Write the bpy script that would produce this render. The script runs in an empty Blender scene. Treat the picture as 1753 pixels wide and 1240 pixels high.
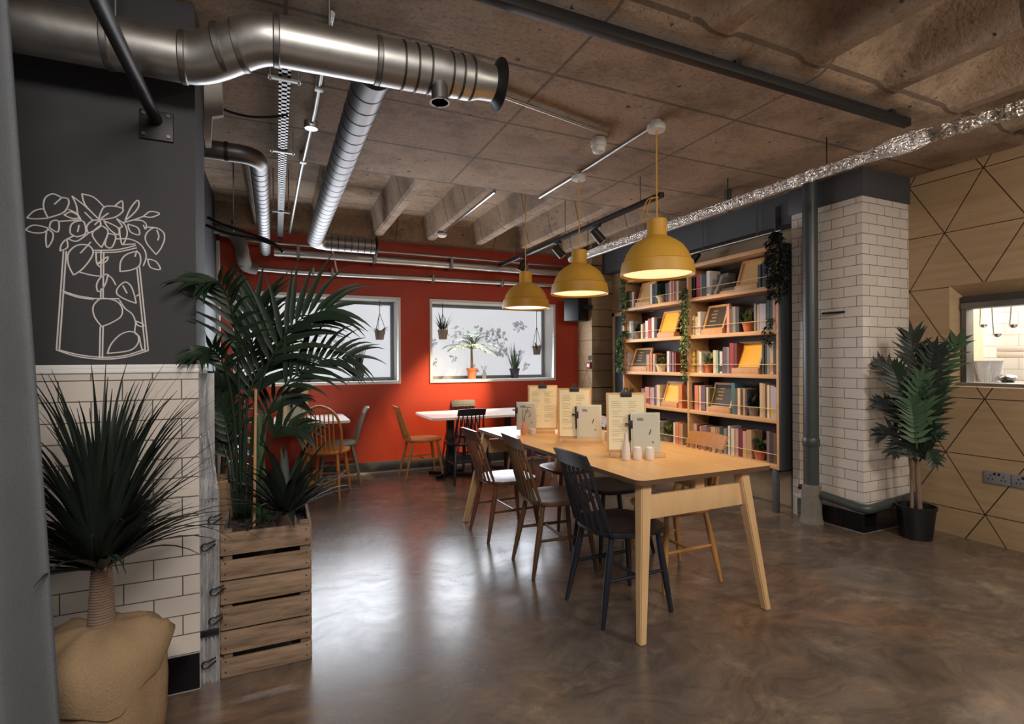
import bpy, bmesh, math, random
from mathutils import Vector, Matrix

sc = bpy.context.scene
C = sc.collection
PI = math.pi

# ------------------------------------------------------------------ camera
FPX, EYE = 891.4, 1.29
YAW, PITCH, ROLL = math.radians(24.31), math.radians(-0.04), math.radians(-0.32)
_F = Vector((math.sin(YAW)*math.cos(PITCH), math.cos(YAW)*math.cos(PITCH), math.sin(PITCH)))
_R = Vector((math.cos(YAW), -math.sin(YAW), 0)); _U = _R.cross(_F)
_c, _s = math.cos(ROLL), math.sin(ROLL)
_R, _U = _c*_R + _s*_U, -_s*_R + _c*_U
cam_d = bpy.data.cameras.new('camera'); cam = bpy.data.objects.new('camera', cam_d); C.objects.link(cam)
cam_d.sensor_width = 36; cam_d.lens = 36*FPX/1753; cam_d.clip_start = 0.05
m = Matrix((_R, _U, -_F)).transposed().to_4x4(); m.translation = (0, 0, EYE)
cam.matrix_world = m
sc.camera = cam
sc.view_settings.view_transform = 'Standard'; sc.view_settings.look = 'None'
sc.view_settings.gamma = 1; sc.view_settings.use_curve_mapping = False
sc.view_settings.exposure = -0.42

def at(u, v, x=None, y=None, z=None):
    """point of the photograph on the plane x=, y= or z= (world metres)"""
    D = _F + _R*((u-876.5)/FPX) + _U*((620-v)/FPX)
    t = x/D.x if x is not None else y/D.y if y is not None else (z-EYE)/D.z
    return Vector((0, 0, EYE)) + D*t

# ------------------------------------------------------------------ world and big lights
w = bpy.data.worlds.new('world'); sc.world = w; w.use_nodes = True
bg = w.node_tree.nodes['Background']; bg.inputs[0].default_value = (0.80, 0.86, 0.96, 1); bg.inputs[1].default_value = 0.27

def light(kind, name, loc, energy, color, target=None, **k):
    d = bpy.data.lights.new(name, kind); d.energy = energy; d.color = color
    for a, v in k.items(): setattr(d, a, v)
    o = bpy.data.objects.new(name, d); C.objects.link(o); o.location = loc
    if target is not None:
        o.rotation_euler = (Vector(target)-Vector(loc)).to_track_quat('-Z', 'Y').to_euler()
    return o
WARM = (1, .66, .34); COOL = (.86, .92, 1)
# daylight through the two frosted windows
light('AREA', 'window_daylight', (0.48, 6.215, 1.55), 54, COOL, (0.48, 0, 1.0), shape='RECTANGLE', size=1.66, size_y=.92)
light('AREA', 'window_daylight', (2.55, 6.215, 1.55), 52, COOL, (2.55, 0, 1.0), shape='RECTANGLE', size=1.62, size_y=.92)
# added fill lights, unseen behind the camera, to brighten the near room
light('AREA', 'fill_lamp', (2.9, -0.5, 2.6), 78, (1, .88, .74), (3.6, 1.2, .6), shape='DISK', size=.9)
light('AREA', 'fill_lamp', (0.1, -0.4, 2.6), 100, (1, .92, .84), (-.1, .9, .3), shape='DISK', size=.9)

# ------------------------------------------------------------------ materials
def srgb(c):
    return tuple(((x/255)/12.92 if x/255 <= .04045 else ((x/255+.055)/1.055)**2.4) for x in c) + (1,)
class NT:
    def __init__(s, name):
        s.m = bpy.data.materials.new(name); s.m.use_nodes = True
        s.t = s.m.node_tree; s.b = s.t.nodes['Principled BSDF']
    def n(s, typ, **k):
        o = s.t.nodes.new(typ)
        for a, v in k.items():
            if a.startswith('i_'):
                key = a[2:]; o.inputs[int(key) if key.isdigit() else key].default_value = v
            else: setattr(o, a, v)
        return o
    def l(s, a, b): s.t.links.new(a, b)
    def math(s, op, a, b=None, c=None):
        o = s.n('ShaderNodeMath', operation=op)
        for i, v in enumerate((a, b, c)):
            if v is None: continue
            if isinstance(v, (int, float)): o.inputs[i].default_value = v
            else: s.l(v, o.inputs[i])
        return o.outputs[0]
    def mix(s, f, a, b):
        o = s.n('ShaderNodeMix', data_type='RGBA')
        for i, v in ((0, f), (6, a), (7, b)):
            if isinstance(v, (int, float)): o.inputs[i].default_value = v
            elif isinstance(v, tuple): o.inputs[i].default_value = v
            else: s.l(v, o.inputs[i])
        return o.outputs[2]
    def coord(s): return s.n('ShaderNodeTexCoord').outputs['Object']
    def noise(s, scale, detail=4, rough=.6, vec=None, stretch=None):
        v = vec if vec is not None else s.coord()
        if stretch:
            mp = s.n('ShaderNodeMapping'); mp.inputs['Scale'].default_value = stretch; s.l(v, mp.inputs[0]); v = mp.outputs[0]
        o = s.n('ShaderNodeTexNoise', i_Scale=scale, i_Detail=detail, i_Roughness=rough); s.l(v, o.inputs['Vector'])
        return o.outputs['Fac']
    def ramp(s, f, stops):
        r = s.n('ShaderNodeValToRGB'); e = r.color_ramp.elements
        while len(e) < len(stops): e.new(.5)
        for q, (p, c) in zip(e, stops): q.position = p; q.color = c
        s.l(f, r.inputs[0]); return r.outputs[0]
    def bump(s, h, strength=.2, dist=.01):
        o = s.n('ShaderNodeBump', i_Strength=strength, i_Distance=dist); s.l(h, o.inputs['Height']); s.l(o.outputs[0], s.b.inputs['Normal'])
    def set(s, color=None, rough=.5, metal=0, spec=None):
        if color is not None:
            if isinstance(color, tuple): s.b.inputs['Base Color'].default_value = color
            else: s.l(color, s.b.inputs['Base Color'])
        if isinstance(rough, (int, float)): s.b.inputs['Roughness'].default_value = rough
        else: s.l(rough, s.b.inputs['Roughness'])
        s.b.inputs['Metallic'].default_value = metal
        if spec is not None: s.b.inputs['Specular IOR Level'].default_value = spec
        return s.m
def plain(name, rgb, rough=.5, metal=0, var=.12, scale=18, spec=None, bump=0):
    t = NT(name); c = srgb(rgb); d = tuple(x*(1-var) for x in c[:3])+(1,); e = tuple(min(1, x*(1+var)) for x in c[:3])+(1,)
    f = t.noise(scale)
    if bump: t.bump(f, bump, .004)
    return t.set(t.mix(f, d, e), rough, metal, spec)
def wood(name, a, b, rough=.45, stretch=(2, 30, 30), scale=1.6):
    t = NT(name); f = t.noise(scale, 6, .65, stretch=stretch)
    return t.set(t.ramp(f, [(.25, srgb(a)), (.75, srgb(b))]), rough)
_cache = {}
def col(rgb, rough=.6):
    k = (tuple(rgb), rough)
    if k not in _cache: _cache[k] = plain('cover_%d' % len(_cache), rgb, rough, var=.1)
    return _cache[k]

def glow(name, rgb, strength):
    t = NT(name); t.b.inputs['Emission Color'].default_value = srgb(rgb); t.b.inputs['Emission Strength'].default_value = strength
    return t.set(srgb(rgb), .5)

def mat_concrete():
    t = NT('cast_concrete'); v = t.coord(); sep = t.n('ShaderNodeSeparateXYZ'); t.l(v, sep.inputs[0])
    big = t.noise(1.1, 5, .6); mid = t.noise(6, 6, .7); fine = t.noise(45, 3, .7)
    c = t.ramp(big, [(.25, srgb((148, 127, 106))), (.5, srgb((176, 151, 126))), (.75, srgb((194, 168, 142)))])
    c = t.mix(t.math('MULTIPLY', mid, .5), c, srgb((118, 100, 84)))
    # formwork board joints
    def line(ax, pitch, off, wd):
        q = t.math('FRACT', t.math('DIVIDE', t.math('ADD', sep.outputs[ax], 20-off), pitch))
        q = t.math('ABSOLUTE', t.math('SUBTRACT', q, .5)); return t.math('GREATER_THAN', q, .5-wd/pitch)
    ln = t.math('MAXIMUM', line(1, .57, .03, .010), line(0, 1.22, .52, .008))
    fc = t.math('MULTIPLY', ln, t.math('GREATER_THAN', mid, .36))
    c = t.mix(t.math('MULTIPLY', fc, .65), c, srgb((62, 52, 44)))
    vo = t.n('ShaderNodeTexVoronoi', i_Scale=5.0); t.l(v, vo.inputs['Vector'])
    c = t.mix(t.math('MULTIPLY', t.math('LESS_THAN', vo.outputs['Distance'], .06), t.math('GREATER_THAN', fine, .45)), c, srgb((50, 42, 36)))
    c = t.mix(t.ramp(fine, [(.30, (.55, .55, .55, 1)), (.48, (0, 0, 0, 1))]), c, srgb((84, 70, 58)))
    blot = t.noise(2.6, 7, .75); c = t.mix(t.ramp(blot, [(.36, (.6, .6, .6, 1)), (.52, (0, 0, 0, 1))]), c, srgb((96, 82, 68)))
    pit = t.noise(17, 2, .5); c = t.mix(t.ramp(pit, [(.24, (1, 1, 1, 1)), (.29, (0, 0, 0, 1))]), c, srgb((46, 38, 32)))
    t.bump(t.math('ADD', mid, t.math('MULTIPLY', fine, .6)), .5, .016)
    return t.set(c, .85)
def mat_floor():
    t = NT('polished_concrete'); big = t.noise(.85, 6, .65); mid = t.noise(3.2, 8, .7, stretch=(1, 1.3, 1)); fine = t.noise(26, 4, .7)
    wv = t.n('ShaderNodeVectorMath', operation='ADD'); nz = t.n('ShaderNodeTexNoise', i_Scale=1.3, i_Detail=3); t.l(t.coord(), nz.inputs['Vector']); t.l(t.coord(), wv.inputs[0]); t.l(nz.outputs['Color'], wv.inputs[1])
    swirl = t.noise(2.4, 8, .68, vec=wv.outputs[0], stretch=(1.5, 3.2, 1))
    c = t.ramp(big, [(.32, srgb((98, 92, 88))), (.5, srgb((112, 98, 86))), (.68, srgb((140, 106, 80)))])
    c = t.mix(t.ramp(swirl, [(.34, (0, 0, 0, 1)), (.66, (.85, .85, .85, 1))]), c, srgb((64, 54, 48)))
    c = t.mix(t.ramp(mid, [(.55, (0, 0, 0, 1)), (.75, (.5, .5, .5, 1))]), c, srgb((168, 146, 124)))
    r = t.math('ADD', t.math('MULTIPLY', swirl, .26), .11)
    t.bump(t.math('ADD', t.math('MULTIPLY', mid, 1.0), t.math('MULTIPLY', fine, .06)), .03, .015)
    return t.set(c, r, 0, .75)
def mat_tile(name, ax, tw=.19, th=.077, white=(214, 205, 196), grout=(92, 84, 78), z0=0.0, h0=0.0, rough=.14):
    t = NT(name); sep = t.n('ShaderNodeSeparateXYZ'); t.l(t.coord(), sep.inputs[0])
    cb = t.n('ShaderNodeCombineXYZ'); t.l(t.math('ADD', sep.outputs[ax], 20-h0), cb.inputs[0]); t.l(t.math('ADD', sep.outputs[2], 20*th-z0), cb.inputs[1])
    b = t.n('ShaderNodeTexBrick', offset=.5, i_Scale=1.0); t.l(cb.outputs[0], b.inputs['Vector'])
    for k, v in (('Mortar Size', .0022), ('Brick Width', tw), ('Row Height', th), ('Mortar Smooth', .1), ('Bias', 0)): b.inputs[k].default_value = v
    b.inputs['Color1'].default_value = srgb(white); b.inputs['Color2'].default_value = srgb(tuple(x-7 for x in white)); b.inputs['Mortar'].default_value = srgb(grout)
    inv = t.math('SUBTRACT', 1, b.outputs['Fac']); t.bump(inv, .5, .003)
    return t.set(b.outputs['Color'], t.math('ADD', t.math('MULTIPLY', b.outputs['Fac'], .6), rough))
def mat_ply(name, y0=1.963, z0=.197):
    t = NT(name); sep = t.n('ShaderNodeSeparateXYZ'); t.l(t.coord(), sep.inputs[0])
    vv = t.math('DIVIDE', t.math('SUBTRACT', sep.outputs[2], z0), .406); uu = t.math('DIVIDE', t.math('SUBTRACT', sep.outputs[1], y0), .47)
    def ln(e, wd):
        q = t.math('FRACT', t.math('ADD', e, 40.5)); q = t.math('ABSOLUTE', t.math('SUBTRACT', q, .5)); return t.math('LESS_THAN', q, wd)
    h = t.math('MULTIPLY', vv, .5)
    g = t.math('MAXIMUM', ln(vv, .0075), t.math('MAXIMUM', ln(t.math('ADD', uu, h), .0085), ln(t.math('SUBTRACT', uu, h), .0085)))
    gr = t.noise(2.2, 6, .6, stretch=(1, 1, 12)); big = t.noise(1.3, 4)
    c = t.ramp(gr, [(.3, srgb((156, 130, 99))), (.7, srgb((176, 149, 115)))])
    c = t.mix(t.math('MULTIPLY', big, .3), c, srgb((138, 113, 83)))
    c = t.mix(g, c, srgb((52, 34, 22)))
    t.bump(t.math('SUBTRACT', 1, g), .6, .006)
    return t.set(c, .5)
def mat_steel(name, rgb=(206, 204, 200), rough=.34, band=None):
    t = NT(name); f = t.noise(9, 5, .7); r = t.math('ADD', t.math('MULTIPLY', f, .16), rough)
    return t.set(t.mix(f, srgb(tuple(int(x*.8) for x in rgb)), srgb(rgb)), r, 1)
def mat_foil():
    t = NT('crinkled_foil'); vo = t.n('ShaderNodeTexVoronoi', i_Scale=70.0); t.l(t.coord(), vo.inputs['Vector']); f = t.math('ADD', t.noise(30, 5, .75), vo.outputs['Distance']); t.bump(f, 1.0, .035)
    return t.set(srgb((222, 216, 208)), .22, 1)
def mat_leaf(name, a, b, rough=.45):
    t = NT(name); f = t.noise(7, 3); t.b.inputs['Subsurface Weight'].default_value = 0
    return t.set(t.mix(f, srgb(a), srgb(b)), rough, 0, .4)
def mat_fabric(name, rgb, sc_=160, bump=.35):
    t = NT(name); f = t.noise(sc_, 2, .6); g = t.noise(5, 4)
    c = srgb(rgb); t.bump(f, bump, .003)
    return t.set(t.mix(t.math('MULTIPLY', t.math('ADD', f, g), .5), tuple(x*.6 for x in c[:3])+(1,), tuple(min(1, x*1.25) for x in c[:3])+(1,)), .92, 0, .15)

M = dict(
 concrete=mat_concrete(), floor=mat_floor(),
 tile_x=mat_tile('metro_tile_front', 0, z0=.15, h0=-.29), tile_y=mat_tile('metro_tile_side', 1, z0=.15, h0=2.44),
 ply=mat_ply('grooved_plywood'), ply_far=mat_ply('grooved_plywood_far', 5.97, .35), ply_plain=wood('plain_plywood', (156, 130, 99), (176, 149, 115), .5, (3, 3, 14)),
 red=plain('orange_red_paint', (172, 55, 27), .55, var=.06, scale=3), dark_wall=plain('charcoal_paint', (52, 52, 54), .7, var=.05, scale=4),
 grey_paint=plain('slate_paint', (66, 68, 72), .55, var=.06, scale=5), skirt=plain('skirting_paint', (74, 74, 76), .5),
 black_tile=plain('black_glazed_tile', (16, 17, 22), .08, var=.2), grout=plain('pale_grout', (176, 170, 162), .8),
 white_paint=plain('white_paint', (222, 222, 220), .45, var=.03), win_frame=plain('grey_window_frame', (126, 130, 134), .4),
 steel=mat_steel('galvanised_steel'), spiral=mat_steel('spiral_duct_steel', (150, 148, 148), .42), steel_dark=mat_steel('dull_steel', (150, 148, 146), .36), chrome=mat_steel('polished_steel', (225, 225, 225), .08),
 seam=mat_steel('duct_seam', (92, 90, 88), .4), foil=mat_foil(), black=plain('black_metal', (15, 15, 17), .5, var=.2), black_plastic=plain('black_plastic', (18, 18, 21), .45),
 white_plastic=plain('white_plastic', (226, 222, 214), .4, var=.02), yellow=plain('mustard_silicone', (202, 152, 54), .5, var=.05), yellow_paint=plain('yellow_paint', (216, 168, 60), .45),
 lamp_glow=glow('lamp_diffuser', (255, 226, 170), 1.45),
 table_wood=wood('oak_veneer', (206, 162, 108), (224, 184, 132), .34, (14, 2, 14)), leg_wood=wood('beech_leg', (196, 158, 112), (214, 178, 132), .45, (14, 14, 2)),
 edge=plain('plywood_edge', (92, 66, 44), .6), white_top=plain('white_laminate', (226, 220, 214), .22, var=.02),
 chair_black=plain('blue_black_paint', (30, 34, 44), .32, var=.15), chair_brown=wood('walnut_stain', (84, 58, 40), (112, 82, 58), .3, (20, 20, 3)),
 chair_red=wood('mahogany_stain', (98, 60, 44), (122, 82, 62), .25, (20, 20, 3)), chair_nat=wood('honey_beech', (168, 116, 66), (192, 140, 84), .4, (20, 20, 3)),
 chair_grey=plain('grey_green_paint', (128, 128, 116), .4), chair_orange=wood('amber_beech', (176, 104, 44), (204, 132, 62), .35, (20, 20, 3)), chair_pink=plain('dusty_pink_paint', (176, 130, 122), .4),
 shelf_wood=wood('shelf_oak', (192, 146, 100), (212, 168, 120), .45, (14, 2, 14)), shelf_side=plain('graphite_board', (48, 52, 58), .5),
 crate=wood('weathered_crate_board', (88, 68, 52), (164, 138, 114), .88, (2.2, 20, 20), 2.3), crate_dark=wood('weathered_batten', (92, 74, 56), (132, 112, 92), .9, (20, 20, 3)),
 soil=plain('bark_soil', (58, 44, 34), .95, var=.6, scale=60, bump=.8), terracotta=plain('terracotta', (186, 104, 66), .75, var=.12), pot_dark=plain('dark_pot', (44, 46, 50), .5), pot_cream=plain('cream_pot', (222, 206, 172), .5), pot_grey=plain('grey_pot', (128, 116, 104), .6),
 leaf_dark=mat_leaf('dark_palm_leaf', (20, 34, 24), (36, 54, 36)), leaf_black=mat_leaf('dark_strap_leaf', (22, 28, 25), (38, 48, 40), .55), leaf_mid=mat_leaf('mid_green_leaf', (44, 68, 44), (74, 100, 66)), leaf_lime=mat_leaf('lime_leaf', (120, 140, 60), (168, 176, 92)),
 leaf_ivy=mat_leaf('ivy_leaf', (62, 84, 60), (120, 142, 104)), leaf_olive=mat_leaf('olive_leaf', (88, 106, 62), (136, 150, 96)),
 stem=plain('plant_stem', (112, 92, 62), .7), socket=plain('grey_socket_plastic', (120, 120, 122), .4), trunk=plain('ringed_trunk', (126, 102, 88), .85, var=.3, scale=40), cane=plain('bamboo_cane', (176, 138, 96), .6),
 burlap=mat_fabric('hessian', (150, 126, 98), 130, .8), curtain=mat_fabric('grey_curtain_cloth', (98, 101, 105), 220, .4),
 paper=plain('cream_paper', (238, 224, 186), .7, var=.04), card=plain('pale_card', (196, 194, 178), .35, var=.03), ink=plain('print_ink', (190, 170, 128), .8), dark_ink=plain('dark_ink', (64, 54, 44), .8), board=wood('clipboard_ply', (196, 152, 98), (216, 176, 120), .5, (12, 12, 2)),
 slate=plain('chalkboard_slate', (58, 54, 50), .6), yellow_sheet=plain('yellow_sheet', (236, 178, 62), .6, var=.05), frame_wood=wood('frame_pine', (180, 132, 84), (206, 158, 106), .5, (12, 12, 2)),
 brass=plain('gold_wire_paint', (236, 204, 150), .4, var=.03), chalk=plain('faded_chalk', (150, 124, 92), .8), mural=plain('white_wall_paint', (214, 208, 206), .7, var=.02), vinyl=plain('grey_leaf_vinyl', (96, 100, 104), .7, var=.12, scale=14),
 shelf_back=plain('dark_walnut_back', (58, 42, 34), .6), pages=plain('book_pages', (216, 200, 170), .8), pipe=plain('painted_drain_pipe', (58, 64, 64), .4, var=.12), render_=plain('rough_render', (112, 106, 98), .9, var=.3, scale=30, bump=.5),
 kitchen=plain('kitchen_white', (228, 222, 214), .35, var=.03), ceramic=plain('stoneware', (224, 214, 204), .35, var=.04), pink=plain('pink_glaze', (226, 150, 122), .4), red_plastic=plain('red_plastic', (150, 34, 26), .4),
)
def mat_pane():
    t = NT('frosted_daylit_glass'); g = t.noise(1.4, 3); sep = t.n('ShaderNodeSeparateXYZ'); t.l(t.coord(), sep.inputs[0])
    t.l(t.mix(g, srgb((196, 200, 208)), srgb((232, 234, 240))), t.b.inputs['Emission Color']); t.b.inputs['Emission Strength'].default_value = 1.12
    return t.set(srgb((150, 152, 156)), .35)
M['pane'] = mat_pane()
M['vinyl'].node_tree.nodes['Principled BSDF'].inputs['Alpha'].default_value = .42
def mat_plastic_sheet():
    t = NT('clear_pvc_sheet'); f = t.noise(9, 4, .6, stretch=(10, 10, 1)); t.bump(f, .9, .03)
    t.b.inputs['Transmission Weight'].default_value = .25; t.b.inputs['IOR'].default_value = 1.45
    return t.set(srgb((236, 236, 238)), .14, .55)
M['pvc'] = mat_plastic_sheet()

# ------------------------------------------------------------------ mesh helpers
class MB:
    def __init__(s): s.bm = bmesh.new()
    def _add(s, verts, faces, mi=0):
        vs = [s.bm.verts.new(v) for v in verts]
        for f in faces:
            try: q = s.bm.faces.new([vs[i] for i in f]); q.material_index = mi
            except ValueError: pass
        return vs
    def box(s, x0, x1, y0, y1, z0, z1, bev=0, mi=0, mx=None):
        t = bmesh.new(); r = bmesh.ops.create_cube(t, size=1)
        for v in t.verts: v.co = Vector(((x0+x1)/2+v.co.x*(x1-x0), (y0+y1)/2+v.co.y*(y1-y0), (z0+z1)/2+v.co.z*(z1-z0)))
        if bev: bmesh.ops.bevel(t, geom=t.edges[:], offset=bev, segments=2, affect='EDGES', profile=.6)
        if mx is not None: t.transform(mx)
        s._merge(t, mi); return s
    def _merge(s, t, mi=0):
        t.verts.index_update()
        s._add([v.co.copy() for v in t.verts], [[v.index for v in f.verts] for f in t.faces], mi); t.free()
    def bar(s, a, b, w, h, bev=0, up=(0, 0, 1), mi=0):
        """rectangular bar from a to b, w across and h along 'up'"""
        a, b = Vector(a), Vector(b); d = b-a; L = d.length; d.normalize(); u = Vector(up); x = d.cross(u)
        if x.length < 1e-4: x = d.cross(Vector((0, 1, 0)))
        x.normalize(); u = x.cross(d)
        mx = Matrix((d, x, u)).transposed().to_4x4(); mx.translation = (a+b)/2
        return s.box(-L/2, L/2, -w/2, w/2, -h/2, h/2, bev, mi, mx)
    def tube(s, pts, r, seg=10, mi=0, cap=True, flat=None):
        pts = [Vector(p) for p in pts]; n = len(pts)
        rs = list(r) if isinstance(r, (list, tuple)) else [r]*n
        rings = []; pu = None
        for i, p in enumerate(pts):
            d = (pts[min(i+1, n-1)]-pts[max(i-1, 0)]).normalized()
            if pu is None: pu = Vector((0, 0, 1)) if abs(d.z) < .9 else Vector((0, 1, 0))
            x = d.cross(pu)
            if x.length < 1e-5: x = d.orthogonal()
            x.normalize(); pu = x.cross(d).normalized()
            rings.append([p+(x*math.cos(2*PI*k/seg)+pu*math.sin(2*PI*k/seg))*rs[i] for k in range(seg)])
        vs = [v for q in rings for v in q]; fs = []
        for i in range(n-1):
            for k in range(seg):
                a, b = i*seg+k, i*seg+(k+1) % seg; fs.append((a, b, b+seg, a+seg))
        if cap: fs.append(tuple(range(seg-1, -1, -1))); fs.append(tuple((n-1)*seg+k for k in range(seg)))
        s._add(vs, fs, mi); return s
    def lathe(s, prof, seg=24, o=(0, 0, 0), mi=0, mx=None):
        """profile of (radius, z)"""
        o = Vector(o); vs = []; fs = []; n = len(prof)
        for (r, z) in prof:
            for k in range(seg):
                p = Vector((r*math.cos(2*PI*k/seg), r*math.sin(2*PI*k/seg), z))
                vs.append((mx @ p if mx is not None else p)+o)
        for i in range(n-1):
            for k in range(seg):
                a, b = i*seg+k, i*seg+(k+1) % seg; fs.append((a, b, b+seg, a+seg))
        s._add(vs, fs, mi)
        return s
    def poly(s, pts, mi=0): s._add(pts, [tuple(range(len(pts)))], mi); return s
    def prism(s, out, lo, hi, mi=0, mx=None):
        """outline [(x,y)] extruded in z"""
        n = len(out); vs = [Vector((x, y, lo)) for x, y in out]+[Vector((x, y, hi)) for x, y in out]
        if mx is not None: vs = [mx @ v for v in vs]
        s._add(vs, [tuple(range(n-1, -1, -1)), tuple(range(n, 2*n))]+[(i, (i+1) % n, (i+1) % n+n, i+n) for i in range(n)], mi); return s
    def blade(s, base, az, el, L, wd, bend=.8, n=6, fold=.25, mi=0, shape=.5, twist=0):
        """strap or oval leaf: starts along (az, el) and bends down by 'bend' radians"""
        p = Vector(base); vs = []; fs = []
        for i in range(n+1):
            t = i/n; e = el-bend*t*t
            d = Vector((math.cos(e)*math.cos(az), math.cos(e)*math.sin(az), math.sin(e)))
            if i: p = p+d*(L/n)
            sd = Vector((-math.sin(az), math.cos(az), 0)); up = sd.cross(d)*-1
            if twist: sd = sd*math.cos(twist)+up*math.sin(twist); up = sd.cross(d)*-1
            w_ = wd*.5*(math.sin(PI*min(1, max(.0, t**shape*.94+.06))) if t < 1 else 0)
            w_ = max(w_, .0008)
            vs += [p-sd*w_+up*w_*fold, p.copy(), p+sd*w_+up*w_*fold]
        for i in range(n):
            a = 3*i; fs += [(a, a+1, a+4, a+3), (a+1, a+2, a+5, a+4)]
        s._add(vs, fs, mi); return s
    def frond(s, base, az, el, L, bend, leaf, wd, pairs=16, droop=.7, start=.2, stem=.006, spread=.9):
        """feather leaf: curved midrib with paired leaflets"""
        p = Vector(base); n = 14; pts = [p.copy()]; ds = []
        for i in range(1, n+1):
            t = i/n; e = el-bend*t*t; d = Vector((math.cos(e)*math.cos(az), math.cos(e)*math.sin(az), math.sin(e)))
            p = p+d*(L/n); pts.append(p.copy()); ds.append(e)
        s.tube(pts, [stem*(1-.8*i/n) for i in range(n+1)], 5)
        for k in range(pairs):
            t = start+(1-start)*(k+.5)/pairs; q = t*n; i = min(int(q), n-1); b = pts[i].lerp(pts[i+1], q-i); e = ds[min(i, n-1)]
            ll = leaf*(.55+.45*math.sin(PI*min(1, .15+.85*t)))*(1-.3*max(0, t-.75)/.25)
            for sg in (-1, 1):
                a2 = az+sg*spread*(1.05-.55*t); s.blade(b, a2+random.uniform(-.08, .08), e*.55+random.uniform(-.1, .15), ll*random.uniform(.88, 1.1), wd, droop+random.uniform(-.15, .3), 5, .2, shape=.55)
        return s
    def leaflet(s, b, d, nrm, L, wd, sag=.5, n=6, fold=.2):
        p = Vector(b); d = Vector(d).normalized(); vs = []; fs = []
        for i in range(n+1):
            t = i/n
            if i: p = p+d*(L/n); d = (d+Vector((0, 0, -sag/n*(.4+1.2*t)))).normalized()
            sd = d.cross(nrm)
            if sd.length < 1e-3: sd = d.orthogonal()
            sd.normalize(); up = sd.cross(d); w_ = max(.0008, wd*.5*(math.sin(PI*(t**.55*.94+.06)) if t < 1 else 0))
            vs += [p-sd*w_+up*w_*fold, p.copy(), p+sd*w_+up*w_*fold]
        for i in range(n):
            a = 3*i; fs += [(a, a+1, a+4, a+3), (a+1, a+2, a+5, a+4)]
        s._add(vs, fs); return s
    def path_frond(s, pts, leaf, wd, pairs, start=.35, nrm=(-.35, -.9, .25), sag=.6, stem=.007, open_=.95):
        q = spline(pts, 6); n = len(q)-1; nrm = Vector(nrm); s.tube(q, [stem*(1-.8*i/n) for i in range(n+1)], 6)
        for k in range(pairs):
            t = start+(1-start)*(k+.4)/pairs; f = t*n; i = min(int(f), n-1); b = q[i].lerp(q[i+1], f-i); tg = (q[min(i+1, n)]-q[max(i-1, 0)]).normalized()
            sd = tg.cross(nrm).normalized(); ll = leaf*(.62+.38*math.sin(PI*min(1, .2+.75*t)))
            for sg in (-1, 1):
                a = open_*(1.08-.55*t)+random.uniform(-.12, .12); d = tg*math.cos(a)+sd*sg*math.sin(a)+nrm*random.uniform(-.05, .25)
                s.leaflet(b, d, nrm, ll*random.uniform(.85, 1.12), wd*random.uniform(.85, 1.1), sag*random.uniform(.6, 1.4))
        s.leaflet(q[-1], q[-1]-q[-2], nrm, leaf*.7, wd*.8, sag); return s
    def obj(s, name, mat=None, parent=None, smooth=40):
        me = bpy.data.meshes.new(name); bmesh.ops.recalc_face_normals(s.bm, faces=s.bm.faces[:]) if smooth != 'open' else None
        s.bm.to_mesh(me); s.bm.free()
        for q in (mat if isinstance(mat, (list, tuple)) else [mat]): me.materials.append(q)
        if smooth:
            for p in me.polygons: p.use_smooth = True
            if smooth != 'open': me.set_sharp_from_angle(angle=math.radians(smooth))
        o = bpy.data.objects.new(name, me); C.objects.link(o)
        if parent is not None: o.parent = parent
        return o

def tag(o, label, cat, group=None):
    o['label'] = label; o['category'] = cat
    if group: o['group'] = group
    return o
def thing(name, label, cat, loc=(0, 0, 0), rz=0, group=None):
    o = bpy.data.objects.new(name, None); C.objects.link(o); o.empty_display_size = .1
    o.location = loc; o.rotation_euler = (0, 0, rz)
    return tag(o, label, cat, group)
def struct(o): o['kind'] = 'structure'; return o
def kids(o): return [c for c in bpy.data.objects if c.parent == o]
def copy_tree(o, parent=None, remat=None):
    c = o.copy(); C.objects.link(c); c.parent = parent
    if remat and o.type == 'MESH':
        for sl in c.material_slots:
            if sl.material in remat:
                q = remat[sl.material]; sl.link = 'OBJECT'; sl.material = q
    for ch in kids(o): copy_tree(ch, c, remat)
    return c
def arc(c, r, a0, a1, n, plane='xz'):
    out = []
    for i in range(n+1):
        a = a0+(a1-a0)*i/n; p = (r*math.cos(a), r*math.sin(a)); c_ = Vector(c)
        out.append(c_+(Vector((p[0], 0, p[1])) if plane == 'xz' else Vector((p[0], p[1], 0)) if plane == 'xy' else Vector((0, p[0], p[1]))))
    return out
def spline(pts, n=6):
    """smooth curve through pts (Catmull-Rom)"""
    P = [Vector(p) for p in pts]
    if len(P) < 3: return P
    out = []
    for i in range(len(P)-1):
        a, b, c, d = P[max(i-1, 0)], P[i], P[i+1], P[min(i+2, len(P)-1)]
        for k in range(n):
            t = k/n; out.append(.5*((2*b)+(c-a)*t+(2*a-5*b+4*c-d)*t*t+(3*b-a-3*c+d)*t**3))
    out.append(P[-1]); return out
random.seed(7)
# ================================================================== THE SETTING
ZC = 2.71
o = MB().box(-2.6, 5.9, -2.2, 6.6, -.1, 0).obj('floor', M['floor'], smooth=0); struct(o)

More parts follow.
